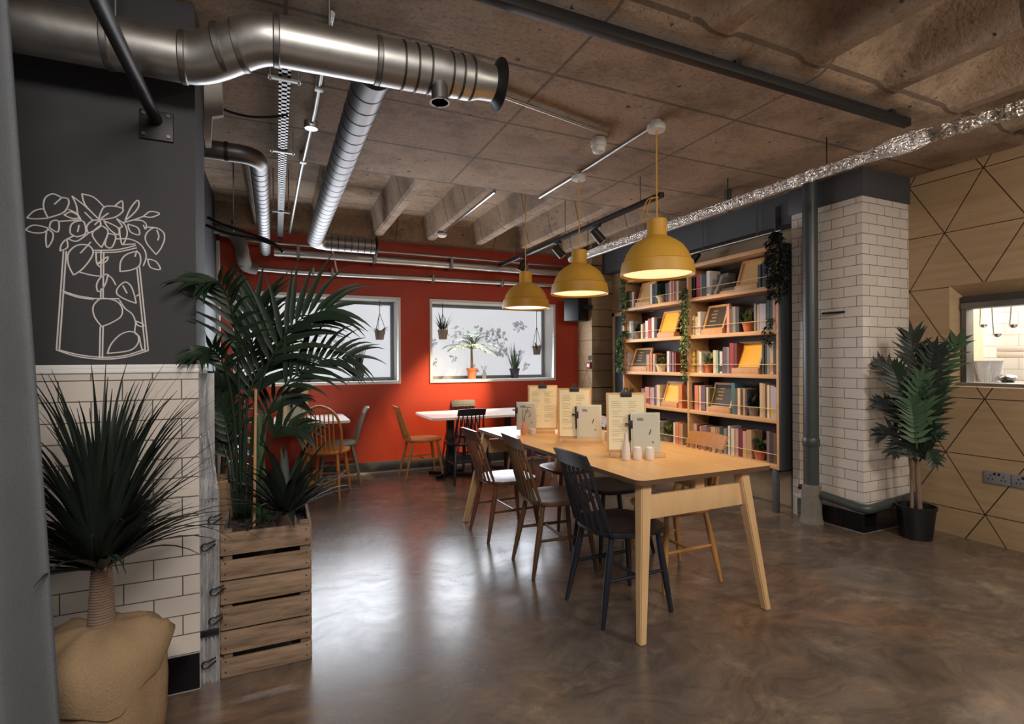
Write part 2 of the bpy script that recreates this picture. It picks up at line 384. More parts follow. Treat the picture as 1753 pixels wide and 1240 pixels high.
# ceiling: flat slab strip between two fields of rounded troughs and ribs
def sstep(a, b, t):
    t = max(0, min(1, (t-a)/(b-a))); return t*t*(3-2*t)
def ceil_mesh():
    b = MB()
    def rows(): return [-1.6, -.6, .4, 1.0, 1.2, 1.3, 1.37, 1.44, 1.50, 1.56, 1.62, 1.67, 1.71, 1.74, 1.76, 1.78, 2.2, 2.8, 3.4, 3.96, 3.98, 4.0, 4.05, 4.12, 4.22, 4.5, 5.0, 5.5, 5.86, 5.94, 6.0, 6.04, 6.06, 6.3]
    def prof(x, off):
        d = abs((x-off+30) % .6-.3)          # .3 in the middle of a rib
        return 1-sstep(.185, .262, d)
    xs = []; x = -2.4
    while x < 4.9: xs.append(x); x += .02
    ys = rows()
    vs = []
    for y in ys:
        for x in xs:
            if y <= 1.78: e = 1-sstep(1.30, 1.765, y)**1.5; q = prof(x, 2.36+.0)*e
            elif y >= 3.98: e = sstep(3.98, 4.1, y)*(1-sstep(5.9, 6.05, y)); q = prof(x, 1.05)*e
            else: q = 0
            vs.append((x, y, ZC+.25*q+(.012 if 1.77 < y < 1.785 else 0)*0))
    n = len(xs); fs = [(j*n+i, j*n+i+1, (j+1)*n+i+1, (j+1)*n+i) for j in range(len(ys)-1) for i in range(n-1)]
    b._add(vs, fs); b.box(-2.4, 4.9, -1.6, 6.5, 3.02, 3.1)
    return b.obj('ceiling', M['concrete'], smooth=35)
struct(ceil_mesh())

# back wall with its two window openings
W1 = (-.40, 1.327); W2 = (1.72, 3.425); WZ = (1.055, 2.042); YB = 6.2
b = MB()
b.box(-.62, 4.4, YB, YB+.36, 0, WZ[0]); b.box(-.62, 4.4, YB, YB+.36, WZ[1], 2.98)
b.box(-.62, W1[0], YB, YB+.36, *WZ); b.box(W1[1], W2[0], YB, YB+.36, *WZ); b.box(W2[1], 4.4, YB, YB+.36, *WZ)
struct(b.obj('wall_back', M['red'], smooth=0))
b = MB().box(-.56, 3.8, YB-.018, YB, 0, .13, .004); struct(b.obj('baseboard_back', M['skirt']))
b = MB().box(-.56, 3.8, YB-.03, YB-.018, 0, .018); struct(b.obj('trim_1', M['grout'], smooth=0))
for k, (x0, x1) in enumerate((W1, W2)):
    f = MB(); t = .03; y0, y1 = YB-.012, YB+.34          # white lining of the reveal
    f.box(x0, x0+.012, y0, y1, *WZ); f.box(x1-.012, x1, y0, y1, *WZ); f.box(x0, x1, y0, y1, WZ[0], WZ[0]+.014); f.box(x0, x1, y0, y1, WZ[1]-.014, WZ[1])
    for a_, c_, d_, e_ in ((x0-.018, x0, WZ[0]-.018, WZ[1]+.018), (x1, x1+.018, WZ[0]-.018, WZ[1]+.018), (x0, x1, WZ[0]-.018, WZ[0]), (x0, x1, WZ[1], WZ[1]+.018)): f.box(a_, c_, y0, YB+.0, d_, e_)
    win = struct(f.obj('window_%d' % (k+1), M['white_paint'], smooth=0))
    g = MB(); yg = YB+.25; q = .04
    g.box(x0+.012, x0+.012+q, yg, yg+.05, WZ[0]+.014, WZ[1]-.014, .004); g.box(x1-.012-q, x1-.012, yg, yg+.05, WZ[0]+.014, WZ[1]-.014, .004)
    g.box(x0+.05, x1-.05, yg, yg+.05, WZ[0]+.014, WZ[0]+.054, .004); g.box(x0+.05, x1-.05, yg, yg+.05, WZ[1]-.054, WZ[1]-.014, .004)
    g.obj('window_frame', M['win_frame'], win)
    pn = MB().box(x0+.05, x1-.05, yg+.02, yg+.03, WZ[0]+.05, WZ[1]-.05).obj('pane', M['pane'], win, 0)
    # leaf prints stuck on the frosted pane
    v = MB(); random.seed(30+k)
    for cx, cz, n, rr in ([(.62, .62, 26, .17), (.45, .50, 10, .09), (.78, .30, 5, .06), (.86, .60, 7, .07), (1.05, .46, 14, .10), (1.26, .40, 6, .06), (.25, .55, 16, .16)] if k == 0 else
                          [(.97, .56, 40, .16), (1.05, .38, 20, .10), (.45, .58, 14, .15), (.70, .65, 7, .07), (1.32, .72, 16, .10), (.10, .48, 5, .06), (.09, .24, 5, .07), (.82, .40, 3, .05), (1.30, .34, 9, .09), (.36, .28, 4, .05), (.68, .14, 4, .06), (1.42, .16, 4, .06)]):
        for _ in range(int(n*2.0)):
            a = random.uniform(0, 2*PI); r_ = rr*math.sqrt(random.random()); px_, pz_ = x0+cx+r_*math.cos(a), WZ[0]+cz+r_*.8*math.sin(a)
            an = random.uniform(0, PI); l_ = random.uniform(.014, .032); w_ = l_*random.uniform(.4, .65)
            v.poly([(px_+l_*math.cos(t_)*math.cos(an)-w_*math.sin(t_)*math.sin(an), yg+.0195, pz_+l_*math.cos(t_)*math.sin(an)+w_*math.sin(t_)*math.cos(an)) for t_ in [q_*PI/4 for q_ in range(8)]])
    v.obj('leaf_prints', M['vinyl'], pn, 0)
random.seed(8)
# side wall beyond the pier, far left
struct(MB().box(-.75, -.56, 2.68, 6.56, 0, 2.98).obj('wall_left', M['dark_wall'], smooth=0))
struct(MB().box(-.56, -.53, 6.10, YB-.012, 0, 2.55, .004).obj('trim_2', M['white_paint'], smooth=0))
# right side: plywood pier in the far corner, side wall with door behind the shelving
struct(MB().box(3.80, 4.4, 5.84, YB, 0, 2.98).obj('wall_corner', M['ply_far'], smooth=0))
struct(MB().box(4.13, 4.5, 2.9, 5.84, 0, 2.98).obj('wall_right', M['ply_plain'], smooth=0))
b = MB(); b.box(4.09, 4.13, 5.74, 5.80, 0, 1.93, .004); b.box(4.09, 4.13, 4.95, 5.80, 1.88, 1.93, .004)
d1 = struct(b.obj('door_1', M['ply_plain']))
MB().box(4.11, 4.132, 5.0, 5.74, .01, 1.88).obj('door_leaf', M['shelf_side'], d1, 0)
# grooved plywood wall on the right, with the serving hatch
HX, HY0, HY1, HZ0, HZ1 = 4.52, .55, 2.17, 1.09, 1.83
b = MB()
b.box(HX, HX+.10, -.9, 2.9, 0, HZ0); b.box(HX, HX+.10, -.9, 2.9, HZ1, 2.98); b.box(HX, HX+.10, -.9, HY0, HZ0, HZ1); b.box(HX, HX+.10, HY1, 2.9, HZ0, HZ1)
struct(b.obj('wall_plywood', M['ply'], smooth=0))
# tiled column
b = MB().box(3.95, HX, 2.44, 3.02, .15, 2.505); cbo = b.obj('column_tiled', [M['tile_x'], M['tile_y']], smooth=0); struct(cbo)
for p in cbo.data.polygons: p.material_index = 1 if abs(p.normal.x) > .5 else 0
b = MB().box(3.95, HX, 2.44, 3.02, 0, .15); struct(b.obj('column_base', M['grout'], smooth=0))
b = MB()
for y0, y1 in ((2.441, 2.585), (2.589, 2.78), (2.784, 2.975)): b.box(3.942, 3.951, y0, y1, .008, .145, .002)
for x0, x1 in ((3.943, 4.08), (4.084, 4.27), (4.274, 4.46)): b.box(x0, x1, 2.432, 2.441, .008, .145, .002)
struct(b.obj('trim_3', M['black_tile'], smooth=0))
# dark capital and the downstand beam above the shelving
b = MB().box(3.935, HX, 2.425, 3.04, 2.505, ZC+.002, .004); struct(b.obj('column_capital', M['grey_paint']))
b = MB().box(3.97, 4.13, 3.04, 5.84, 2.45, ZC+.002); struct(b.obj('beam', M['grey_paint'], smooth=0))
# pier on the left: charcoal above, metro tile and black plinth below
PY = 2.395
b = MB().box(-2.2, -.29, PY, 2.68, 1.285, ZC+.3); struct(b.obj('wall_pier', M['dark_wall'], smooth=0))
b = MB().box(-2.2, -.283, PY-.006, 2.68, .15, 1.255); o = struct(b.obj('wall_pier_tiles', [M['tile_x'], M['white_paint']], smooth=0))
for p in o.data.polygons: p.material_index = 1 if abs(p.normal.x) > .5 else 0
b = MB(); b.box(-2.2, -.278, PY-.014, 2.68, 1.255, 1.272, .004); b.box(-2.2, -.284, PY-.009, 2.68, 1.272, 1.287, .003); struct(b.obj('trim_4', M['white_paint']))
b = MB().box(-2.2, -.283, PY-.004, 2.68, 0, .15); struct(b.obj('trim_5', M['grout'], smooth=0))
b = MB(); x = -.284
while x > -1.5: b.box(x-.186, x, PY-.011, PY-.003, .008, .145, .002); x -= .19
struct(b.obj('baseboard_left', M['black_tile'], smooth=0))

# mural on the charcoal wall: white line drawing of a plant in a tall pot
mural = [
 [(325,455),(275,1155)],[(345,455),(295,1155)],[(275,1155),(420,1200),(600,1220),(760,1207),(925,1160)],[(295,1155),(430,1188),(600,1207),(760,1194),(905,1150)],
 [(845,580),(905,1165)],[(862,560),(925,1160)],[(315,735),(420,770),(540,790),(600,792),(720,792)],[(330,750),(430,783),(540,798)],[(840,775),(870,755)],
 [(585,990),(580,1212)],[(605,990),(600,1212)],[(590,450),(590,640)],[(610,462),(605,785)],[(590,720),(588,785)],[(540,450),(700,446),(840,415)],[(545,464),(700,462),(845,432)],[(440,605),(520,625),(590,634)],
 [(215,220),(185,150),(195,80),(250,50),(310,75),(355,85),(360,130),(320,185),(215,220)],[(260,125),(310,80)],[(65,220),(120,170),(185,155)],[(65,220),(130,228),(215,222)],
 [(55,305),(100,275),(150,275),(215,295),(180,325),(110,325),(55,305)],[(205,310),(200,370),(210,430),(245,380),(250,330),(215,300)],[(225,290),(240,245),(290,245),(285,320),(225,290)],[(290,245),(370,240),(450,235)],
 [(330,200),(380,178),(440,215),(390,225),(330,200)],[(360,160),(420,190),(450,235)],
 [(385,65),(415,130),(430,210),(450,235)],[(385,65),(470,130),(570,225)],[(455,50),(480,130),(570,225)],[(455,50),(540,75),(610,140)],[(475,180),(530,235)],
 [(575,230),(590,180),(620,140),(700,140),(748,165),(690,215),(575,235)],[(590,225),(645,185)],[(690,135),(740,100),(745,160)],
 [(760,240),(800,150),(850,95),(856,140),(820,190),(760,240)],[(740,255),(820,235),(890,210)],[(890,210),(940,175),(1005,190),(950,215),(890,210)],[(820,235),(880,240),(910,265),(905,300),(890,270)],[(915,285),(975,290)],
 [(980,480),(915,400),(905,350),(930,310),(975,290),(1030,320),(1040,370),(1015,435),(980,480)],[(985,305),(1000,350),(990,380)],
 [(500,330),(490,280),(530,240),(580,240),(580,285),(500,330)],[(545,270),(578,238)],[(420,355),(375,330),(380,270),(420,245),(470,250),(480,330),(420,355)],[(435,270),(425,320)],
 [(595,430),(550,380),(530,330),(580,280),(620,290),(640,330),(595,430)],[(610,240),(650,300),(710,340),(710,290),(610,240)],[(640,330),(620,410),(665,430),(695,350),(640,330)],
 [(700,225),(740,280),(722,300),(740,410),(775,340),(760,270),(700,225)],[(780,270),(800,320),(860,340),(850,290),(780,265)],[(700,370),(790,370),(860,400),(900,450),(910,500),(890,560)],
 [(920,510),(940,570),(1010,585),(980,530),(920,510)],[(740,410),(835,405)],[(350,365),(420,385),(500,330)],
 [(300,455),(310,410),(345,375),(352,430),(300,455)],[(345,375),(400,345)],[(395,625),(360,550),(360,470),(420,415),(500,415),(535,460),(510,520),(450,590),(395,625)],[(445,470),(520,390)],
 [(725,600),(730,530),(770,480),(845,460),(870,500),(860,560),(800,590),(725,600)],[(830,495),(845,450)],[(555,460),(560,540),(590,572)],[(565,545),(600,520),(640,495),(625,530),(565,545)],
 [(565,740),(560,690),(590,640),(635,620),(625,680),(590,735),(565,740)],[(635,620),(670,650),(695,695)],
 [(840,825),(770,800),(705,760),(710,715),(760,675),(800,700),(825,760),(840,825)],[(745,700),(775,755)],
 [(595,990),(545,920),(535,850),(575,800),(620,790),(700,810),(740,860),(730,920),(660,965),(595,990)],[(720,800),(760,860),(810,900),(835,960),(830,1030),(860,1060),(870,1110),(885,1165)],[(835,950),(885,970),(890,990),(850,980),(835,950)],
 [(635,1180),(665,1110),(730,1045),(800,1025),(850,1050),(850,1110),(790,1160),(635,1180)]]
b = MB()
for ln in mural:
    q = [at(30+x/4.133, 320+y/4.133, y=PY) for x, y in ln]
    b.tube(spline(q, 5), .0026, 6)
tag(b.obj('wall_mural', M['mural']), 'white line drawing of a leafy plant in a tall pot painted on the charcoal wall', 'mural')

# ================================================================== DUCTS, PIPES AND CEILING FITTINGS
def ringed(b, pts_from, pts_to, r, n, over=.004, w_=.008, mi=1):
    a, c = Vector(pts_from), Vector(pts_to); d = (c-a).normalized()
    for i in range(n):
        p = a.lerp(c, (i+.5)/n); b.tube([p-d*w_/2, p+d*w_/2], r+over, 20, mi)
MD = [M['spiral'], M['seam']]; MM = [M['steel'], M['seam']]
R_ = .086
t = thing('ventilation_duct', 'fat bright steel duct with an S bend crossing in front of the charcoal wall', 'duct', (0, 0, 0))
b = MB(); YD0, ZD0, YD1, ZD1 = 2.20, 2.395, 2.10, 2.475
cl = [(-1.6, YD0, ZD0), (-1.0, YD0, ZD0), (-.30, YD0, ZD0)]
for i in range(1, 12):
    k = i/12; e = k*k*(3-2*k); cl.append((-.30+.30*k, YD0+(YD1-YD0)*e, ZD0+(ZD1-ZD0)*e))
cl += [(0, YD1, ZD1), (.38, YD1, ZD1+.012)]
b.tube(cl, R_, 32); b.obj('duct_pipe', M['steel'], t)
for x_, y_, z_ in ((-.30, YD0, ZD0), (-.175, 2.155, 2.43), (-.115, 2.135, 2.447), (.005, YD1, ZD1), (.37, YD1, ZD1+.012), (-.52, YD0, ZD0), (-.82, YD0, ZD0)):
    dv = Vector((1, -.25 if -.25 < x_ < -.05 else 0, .2 if -.25 < x_ < -.05 else 0)).normalized(); p = Vector((x_, y_, z_))
    MB().tube([p-dv*.012, p-dv*.008, p+dv*.008, p+dv*.012], [R_, R_+.004, R_+.004, R_], 32).obj('joint_band', M['steel_dark'], t)
b = MB(); b.tube([(.38, YD1, ZD1+.012), (.62, YD1, ZD1+.02)], R_+.003, 32)
ringed(b, (.44, YD1, ZD1+.014), (.60, YD1, ZD1+.02), R_+.003, 3); b.obj('silencer', MM, t)
b = MB(); b.tube([(.62, YD1, ZD1+.02), (.76, YD1, ZD1+.024), (.80, YD1, ZD1+.025), (.86, YD1, ZD1+.027)], [R_+.001, R_+.001, R_-.012, R_-.014], 32, cap=False)
ringed(b, (.64, YD1, ZD1+.02), (.78, YD1, ZD1+.025), R_, 3); b.obj('reducer', MM, t)
b = MB(); b.tube([(.86, YD1, ZD1+.027), (.875, YD1, ZD1+.027), (.89, YD1, ZD1+.028), (.894, YD1, ZD1+.028), (.88, YD1, ZD1+.028), (.80, YD1, ZD1+.025)], [R_-.014, R_-.002, R_+.022, R_+.02, R_-.012, R_-.03], 32, cap=False); b.obj('end_flange', M['black'], t)
b = MB(); b.tube([(.615, YD1-.03, ZD1-.04), (.615, YD1-.035, ZD1-.118)], [.034, .034], 20, cap=False); b.tube([(.615, YD1-.035, ZD1-.112), (.615, YD1-.035, ZD1-.122), (.615, YD1-.035, ZD1-.122), (.615, YD1-.035, ZD1-.09)], [.036, .042, .034, .032], 20, cap=False); b.tube([(.585, YD1-.035, ZD1-.112), (.645, YD1-.035, ZD1-.112)], .008, 8); b.obj('side_outlet', M['steel_dark'], t)
MB().tube([(.19, YD1, ZC+.001), (.19, YD1, ZD1+R_-.02)], .005, 6).obj('hanger_rod', M['steel_dark'], t)
MB().tube([(-.5, YD0, ZC+.002), (-.5, YD0, ZD0+R_-.02)], .005, 6).obj('hanger_rod', M['steel_dark'], t)

t = thing('ventilation_duct', 'long ribbed spiral duct running from the fat duct towards the red wall', 'duct')
r2 = .073; b = MB(); b.tube([(.372, 2.17, 2.477), (.368, 2.26, 2.48), (.345, 5.40, 2.49)], r2, 26)
y = 2.30
while y < 5.35:
    p = Vector((.368-.023*(y-2.26)/3.14, y, 2.48+.01*(y-2.26)/3.14)); b.tube([p, p+Vector((0, .006, 0))], r2+.0015, 26, 1); y += .118
b.obj('spiral_pipe', MD, t)
b = MB(); b.tube(arc((.345+.1, 5.40, 2.49), .1, PI, PI/2, 8, 'xy'), r2, 24); b.obj('elbow', M['steel'], t)
b = MB(); b.tube([(.445, 5.5, 2.49), (.93, 5.5, 2.49)], r2+.004, 26); ringed(b, (.47, 5.5, 2.49), (.92, 5.5, 2.49), r2+.004, 7); b.obj('silencer', [M['steel_dark'], M['seam']], t)
b = MB(); b.tube([(.93, 5.5, 2.49), (.945, 5.5, 2.49), (.95, 5.5, 2.49)], [r2, r2+.03, r2+.028], 26); b.obj('end_flange', M['black'], t)
for y in (3.05, 4.6): MB().tube([(.36, y, ZC+.002 if y < 3.98 else 2.97), (.36, y, 2.49+r2-.02)], .004, 6).obj('hanger_rod', M['steel_dark'], t)

t = thing('ventilation_duct', 'slim ribbed duct with an elbow at the ceiling beside the charcoal pier', 'duct')
r3 = .050; b = MB(); cl = [(-.56, 3.30, 2.47), (-.19, 3.30, 2.47)]+arc((-.19, 3.40, 2.47), .1, -PI/2, 0, 8, 'xy')
b.tube(cl, r3, 22); b.obj('elbow', M['steel_dark'], t)
b = MB(); b.tube([(-.09, 3.40, 2.47), (-.10, 5.97, 2.45)], r3, 22); y = 3.5
while y < 6.0: f_ = (y-3.4)/2.57; b.tube([(-.09-.01*f_, y, 2.47-.02*f_), (-.09-.01*f_, y+.006, 2.47-.02*f_)], r3+.002, 22, 1); y += .1
b.obj('spiral_pipe', MD, t)
for x in (-.40, -.25): MB().tube([(x-.01, 3.30, 2.47), (x+.01, 3.30, 2.47)], r3+.004, 22).obj('joint_band', M['seam'], t)
MB().tube([(-.09, 3.9, ZC+.001), (-.092, 3.9, 2.47)], .004, 6).obj('hanger_rod', M['steel_dark'], t)

t = thing('cable_tray', 'perforated steel cable tray running along the ceiling beside the spiral duct', 'cable tray')
b = MB(); b.box(.015, .018, 2.2, 6.0, 2.60, 2.64); b.box(.062, .065, 2.2, 6.0, 2.60, 2.64)
y = 2.2
while y < 6.0:
    b.box(.015, .065, y, y+.022, 2.598, 2.601); y += .042
b.box(.015, .028, 2.2, 6.0, 2.598, 2.601); b.box(.052, .065, 2.2, 6.0, 2.598, 2.601); b.obj('tray', M['steel_dark'], t, 0)
for y in (2.6, 3.5, 4.9):
    b = MB(); zt = ZC+.002 if y < 3.98 else 2.97
    b.box(-.03, .11, y, y+.02, 2.588, 2.598); b.tube([(-.02, y+.01, 2.58), (-.02, y+.01, zt)], .004, 6); b.tube([(.10, y+.01, 2.58), (.10, y+.01, zt)], .004, 6); b.obj('hanger', M['steel_dark'], t)
b = MB(); b.tube([(.04, 2.2, 2.615), (.045, 4, 2.612), (.04, 6.0, 2.615)], .011, 8); b.obj('cable', M['black_plastic'], t)

def conduit(pts, label, r=.011, clips=(), mat='steel', cat='conduit', name='conduit_pipe', boxes=()):
    t = thing(name, label, cat); MB().tube(pts, r, 10).obj('pipe', M[mat], t)
    for p in clips: MB().box(p[0]-.022, p[0]+.022, p[1]-.022, p[1]+.022, p[2]-r-.004, p[3] if len(p) > 3 else ZC+.001, .004).obj('clip', M['steel_dark'], t)
    for p in boxes: MB().lathe([(0, -.02), (.036, -.02), (.04, -.012), (.04, .02), (0, .02)], 18, p).obj('junction_box', M['steel'], t)
    return t
conduit([(.205, 2.15, 2.66), (.195, 3.0, 2.66), (.165, 4.0, 2.66), (.13, 6.0, 2.66)], 'thin steel conduit beside the cable tray with round boxes on it', .012, [(.20, 2.75, 2.66), (.17, 3.8, 2.66)], boxes=[(.203, 2.48, 2.655), (.188, 3.2, 2.655)])
conduit([(.22, 2.48, 2.69), (.5, 2.48, 2.69), (.9, 2.48, 2.69), (1.86, 2.68, 2.69)], 'thin conduit crossing the concrete slab to the smoke detector', .010, [(1.05, 2.51, 2.69), (.55, 2.485, 2.69)])
conduit([(2.06, 2.46, 2.695), (2.07, 3.36, 2.695), (2.06, 3.97, 2.695)], 'conduit along the slab linking the pendant ceiling roses', .010)
conduit([(1.655, 3.99, 2.698), (1.655, 5.42, 2.698)], 'bright conduit under a concrete rib, ending at a rib lamp', .010, mat='chrome')
# smoke detector
t = thing('smoke_detector', 'white smoke detector hanging on the slab between the ceiling roses', 'smoke detector', tuple(at(1025, 243, z=2.69)))
MB().lathe([(0, .019), (.045, .019), (.05, .0), (.05, -.03), (.046, -.035), (0, -.035)], 22).obj('base', M['white_plastic'], t)
MB().lathe([(0, -.034), (.042, -.034), (.044, -.05), (.036, -.066), (.02, -.072), (0, -.072)], 22).obj('sensor_head', M['white_plastic'], t)
# rib lamp
p = Vector((1.655, 5.5, 0))
t = thing('bulkhead_lamp', 'small oval bulkhead lamp under a concrete rib near the red wall', 'lamp', (p.x, p.y, 2.69))
MB().lathe([(0, .021), (.05, .021), (.055, 0), (0, 0)], 18).obj('base', M['steel_dark'], t)
MB().lathe([(.05, 0), (.048, -.02), (.03, -.035), (0, -.04)], 18).obj('lens', M['white_plastic'], t)
# big black rail
t = thing('ceiling_rail', 'long black square rail fixed under the slab near the ribbed edge', 'rail')
MB().box(.55, 3.36, 1.795, 1.838, 2.645, 2.69, .003).obj('rail', M['black'], t)
for x in (.9, 2.0, 3.2): MB().box(x-.02, x+.02, 1.80, 1.833, 2.685, ZC+.001).obj('bracket', M['black'], t)
# foil lagged pipe
t = thing('lagged_pipe', 'crinkled foil lagged pipe running along the ceiling above the bookshelf', 'pipe')
pl = [Vector((3.30, .6, 2.50)), Vector((3.29, 1.2, 2.50)), Vector((3.22, 1.75, 2.50)), Vector((3.20, 3, 2.50)), Vector((3.19, 5.35, 2.50))]
b = MB(); q = spline(pl, 60); b.tube(q, [.036+random.uniform(-.005, .005) for i in range(len(q))], 18); [setattr(v, 'co', v.co+Vector((random.uniform(-1, 1), 0, random.uniform(-1, 1)))*.003) for v in b.bm.verts]; b.obj('foil_lagging', M['foil'], t)
b = MB(); b.tube([(3.215, 1.62, 2.5), (3.213, 1.70, 2.5), (3.21, 1.80, 2.5), (3.208, 1.88, 2.5)], [.04, .056, .054, .04], 16); b.obj('valve_lagging', M['foil'], t)
for y in (2.2, 3.0, 5.0): MB().tube([(3.206, y, 2.53), (3.206, y, ZC+.002 if y < 3.9 else 2.93)], .004, 6).obj('hanger_rod', M['black'], t)
conduit([(3.42, 2.7, 2.55), (3.42, 5.5, 2.55)], 'smooth grey pipe running beside the foil lagged pipe', .03, [(3.42, 3.2, 2.55)], 'steel_dark', 'pipe', 'service_pipe')
# trunking and pipe along the red wall
t = thing('galvanised_pipe', 'thick galvanised pipe running along the top of the red wall', 'pipe')
b = MB(); b.tube([(-.02, 6.05, 2.465), (3.78, 6.05, 2.465)], .047, 20); [b.tube([(x_, 6.05, 2.465), (x_+.05, 6.05, 2.465)], .050, 20) for x_ in (.0, 1.2, 2.4, 3.5)]; b.obj('pipe', M['steel'], t); MB().tube([(-.4, 5.97, 2.545), (3.78, 5.97, 2.545)], .013, 10).obj('conduit', M['steel_dark'], t)
for x in (.2, 1.0, 1.9, 2.9): MB().box(x, x+.03, 5.96, YB-.001, 2.41, 2.54).obj('bracket', M['steel_dark'], t, 0)
t = thing('service_pipe', 'grey pipe running just above the windows on the red wall', 'pipe')
MB().tube([(-.19, 6.09, 2.285), (.2, 6.09, 2.272), (3.78, 6.09, 2.31)], .027, 14).obj('pipe', M['steel'], t)
for x in (.35, .55, 1.7, 2.6): MB().box(x, x+.03, 6.05, YB, 2.25, 2.335, .004).obj('clip', M['steel_dark'], t)
b = MB(); b.tube(spline([(.55, 5.97, 2.545), (.58, 6.02, 2.46), (.60, 6.05, 2.36), (.62, 6.08, 2.30)], 6), .009, 8); b.obj('tail_cable', M['white_plastic'], t)
# insulated drop and junction on the left of the red wall
t = thing('lagged_pipe', 'pale wrapped pipe drop at the left end of the red wall', 'pipe')
b = MB(); b.tube(spline([(-.50, 5.9, 2.62), (-.40, 5.9, 2.60), (-.33, 5.92, 2.5), (-.31, 5.95, 2.38), (-.28, 6.05, 2.30), (-.19, 6.09, 2.285)], 8), .065, 16); b.obj('wrapping', M['render_'], t)
MB().tube([(-.56, 5.9, 2.62), (-.50, 5.9, 2.62)], .05, 14).obj('wall_end', M['steel_dark'], t)
t = thing('cable_bundle', 'sagging black cables at the ceiling beside the charcoal pier', 'cable')
for k, pts in enumerate(([(355, 372), (380, 384), (420, 398), (460, 412), (482, 428)], [(352, 385), (390, 400), (440, 410), (470, 420), (485, 432)], [(372, 182), (395, 192), (430, 200), (470, 200), (492, 196)])):
    yy = 4.6 if k < 2 else 2.75
    q = [at(u, v, y=yy) for u, v in pts]; q = spline(q, 6); MB().tube(q, .012 if k < 2 else .006, 8).obj('cable', M['black_plastic'], t)
q0 = at(400, 396, y=4.6); MB().tube([q0, (q0.x, q0.y, 2.99)], .005, 6).obj('hanger_rod', M['steel_dark'], t)
# pale plaster sheet beside the pier top
b = MB(); q = [at(u, v, y=2.72) for u, v in ((344, 140), (378, 140), (383, 200), (364, 203), (361, 252), (352, 252))]
zt = ZC+.002; q[0].z = zt; q[1].z = zt
b._add([Vector((p.x, 2.70, p.z)) for p in q]+[Vector((p.x, 2.73, p.z)) for p in q], [(5, 4, 3, 2, 1, 0), (6, 7, 8, 9, 10, 11)]+[(i, (i+1) % 6, (i+1) % 6+6, i+6) for i in range(6)])
tag(b.obj('plaster_offcut', M['grout'], smooth=0), 'pale notched sheet of plasterboard hanging from the slab behind the fat duct', 'board')
# black strut
p0 = Vector((-.417, PY, 2.205)); p1 = Vector((-.385, 1.35, 2.22))
t = thing('wall_strut', 'black tubular strut bolted to the charcoal wall by a square plate', 'strut', (0, 0, 0))
MB().tube([p0+Vector((0, -.012, .02)), at(185, 36, y=1.75), at(160, -20, y=1.5)], .021, 14).obj('tube', M['black'], t)
pl_ = MB().box(-.472, -.362, PY-.012, PY+.002, 2.15, 2.262, .003).obj('plate', M['black'], t)
for x, z in ((-.457, 2.166), (-.377, 2.166), (-.457, 2.246), (-.377, 2.246)): MB().tube([(x, PY-.01, z), (x, PY-.02, z)], .007, 8).obj('bolt', M['chrome'], pl_)

# ------------------------------------------------------------------ pendants and track spots
def pendant(x, y, z0, label, zc=ZC):
    t = thing('pendant_lamp', label, 'pendant lamp', (x, y, z0), 0, 'mustard pendant lamps over the long table')
    pr = [(.214, 0), (.216, .012), (.206, .075), (.196, .082), (.178, .13), (.150, .172), (.118, .198), (.078, .222), (.060, .230), (.057, .236), (.057, .325), (.052, .333), (0, .335)]
    inner = [(.0, .20), (.11, .185), (.165, .13), (.193, .07), (.206, .01), (.214, 0)]
    shd = MB().lathe(inner+pr, 48).obj('lamp_shade', M['yellow'], t, 30)
    MB().lathe([(0, .012), (.196, .012), (.196, .020), (0, .020)], 40).obj('diffuser', M['lamp_glow'], shd)
    MB().tube([(0, 0, .33), (0, 0, zc-z0)], .0045, 8).obj('cord', M['yellow'], t)
    rz = zc-z0; MB().lathe([(0, rz+.003), (.03, rz+.003), (.03, rz-.02), (.052, rz-.024), (.056, rz-.04), (.05, rz-.058), (0, rz-.060)], 24).obj('ceiling_rose', M['white_plastic'], t)
    light('SPOT', 'pendant_bulb', (x, y, z0-.01), 46, WARM, (x, y, 0), spot_size=math.radians(112), spot_blend=.8, shadow_soft_size=.17)
    return t
pendant(2.056, 2.456, 1.795, 'nearest and largest looking of the three mustard dome pendants')
pendant(2.078, 3.36, 1.793, 'middle of the three mustard dome pendants over the long table')
pendant(2.066, 4.26, 1.772, 'farthest mustard dome pendant, seen against the right window', ZC+.245)
# hanging loops of spare cord tied on the track
t = thing('lighting_track', 'black suspended lighting track sloping away towards the red wall', 'lighting track')
TX, TZ = 2.563, 2.50
MB().box(TX-.018, TX+.018, 3.0, 6.06, TZ-.018, TZ+.018, .002).obj('track', M['black'], t)
for y in (3.25, 4.4, 5.6): MB().tube([(TX, y, TZ+.015), (TX, y, ZC+.002 if y < 3.98 else 2.93)], .004, 6).obj('hanger_rod', M['steel_dark'], t)
def spot(y, tgt, label, energy, size=44, lit=True):
    t = thing('track_spotlight', label, 'spotlight', (TX, y, TZ-.018), 0, 'black spotlights on the suspended track')
    MB().box(-.016, .016, -.045, .045, -.018, .001, .002).obj('adapter', M['black'], t)
    MB().tube([(0, 0, -.016), (0, 0, -.06)], .009, 8).obj('stem', M['black'], t)
    d = (Vector(tgt)-Vector((TX, y, TZ-.1))).normalized(); c = Vector((0, 0, -.085))
    hd = MB().tube([c-d*.055, c-d*.052, c+d*.075], [.030, .036, .042], 18).obj('lamp_head', M['black'], t)
    MB().tube([c+d*.0752, c+d*.0775], [.036, .036], 18).obj('lens', M['lamp_glow'], hd)
    MB().box(-.05, .05, -.006, .006, -.068, -.056, .001, 0, Matrix.Rotation(.2, 4, 'Z')).obj('yoke', M['black'], t)
    light('SPOT', 'spotlight_beam', Vector((TX, y, TZ-.018))+c+d*.085, energy, (1, .70, .38), tgt, spot_size=math.radians(size), spot_blend=.75, shadow_soft_size=.03)
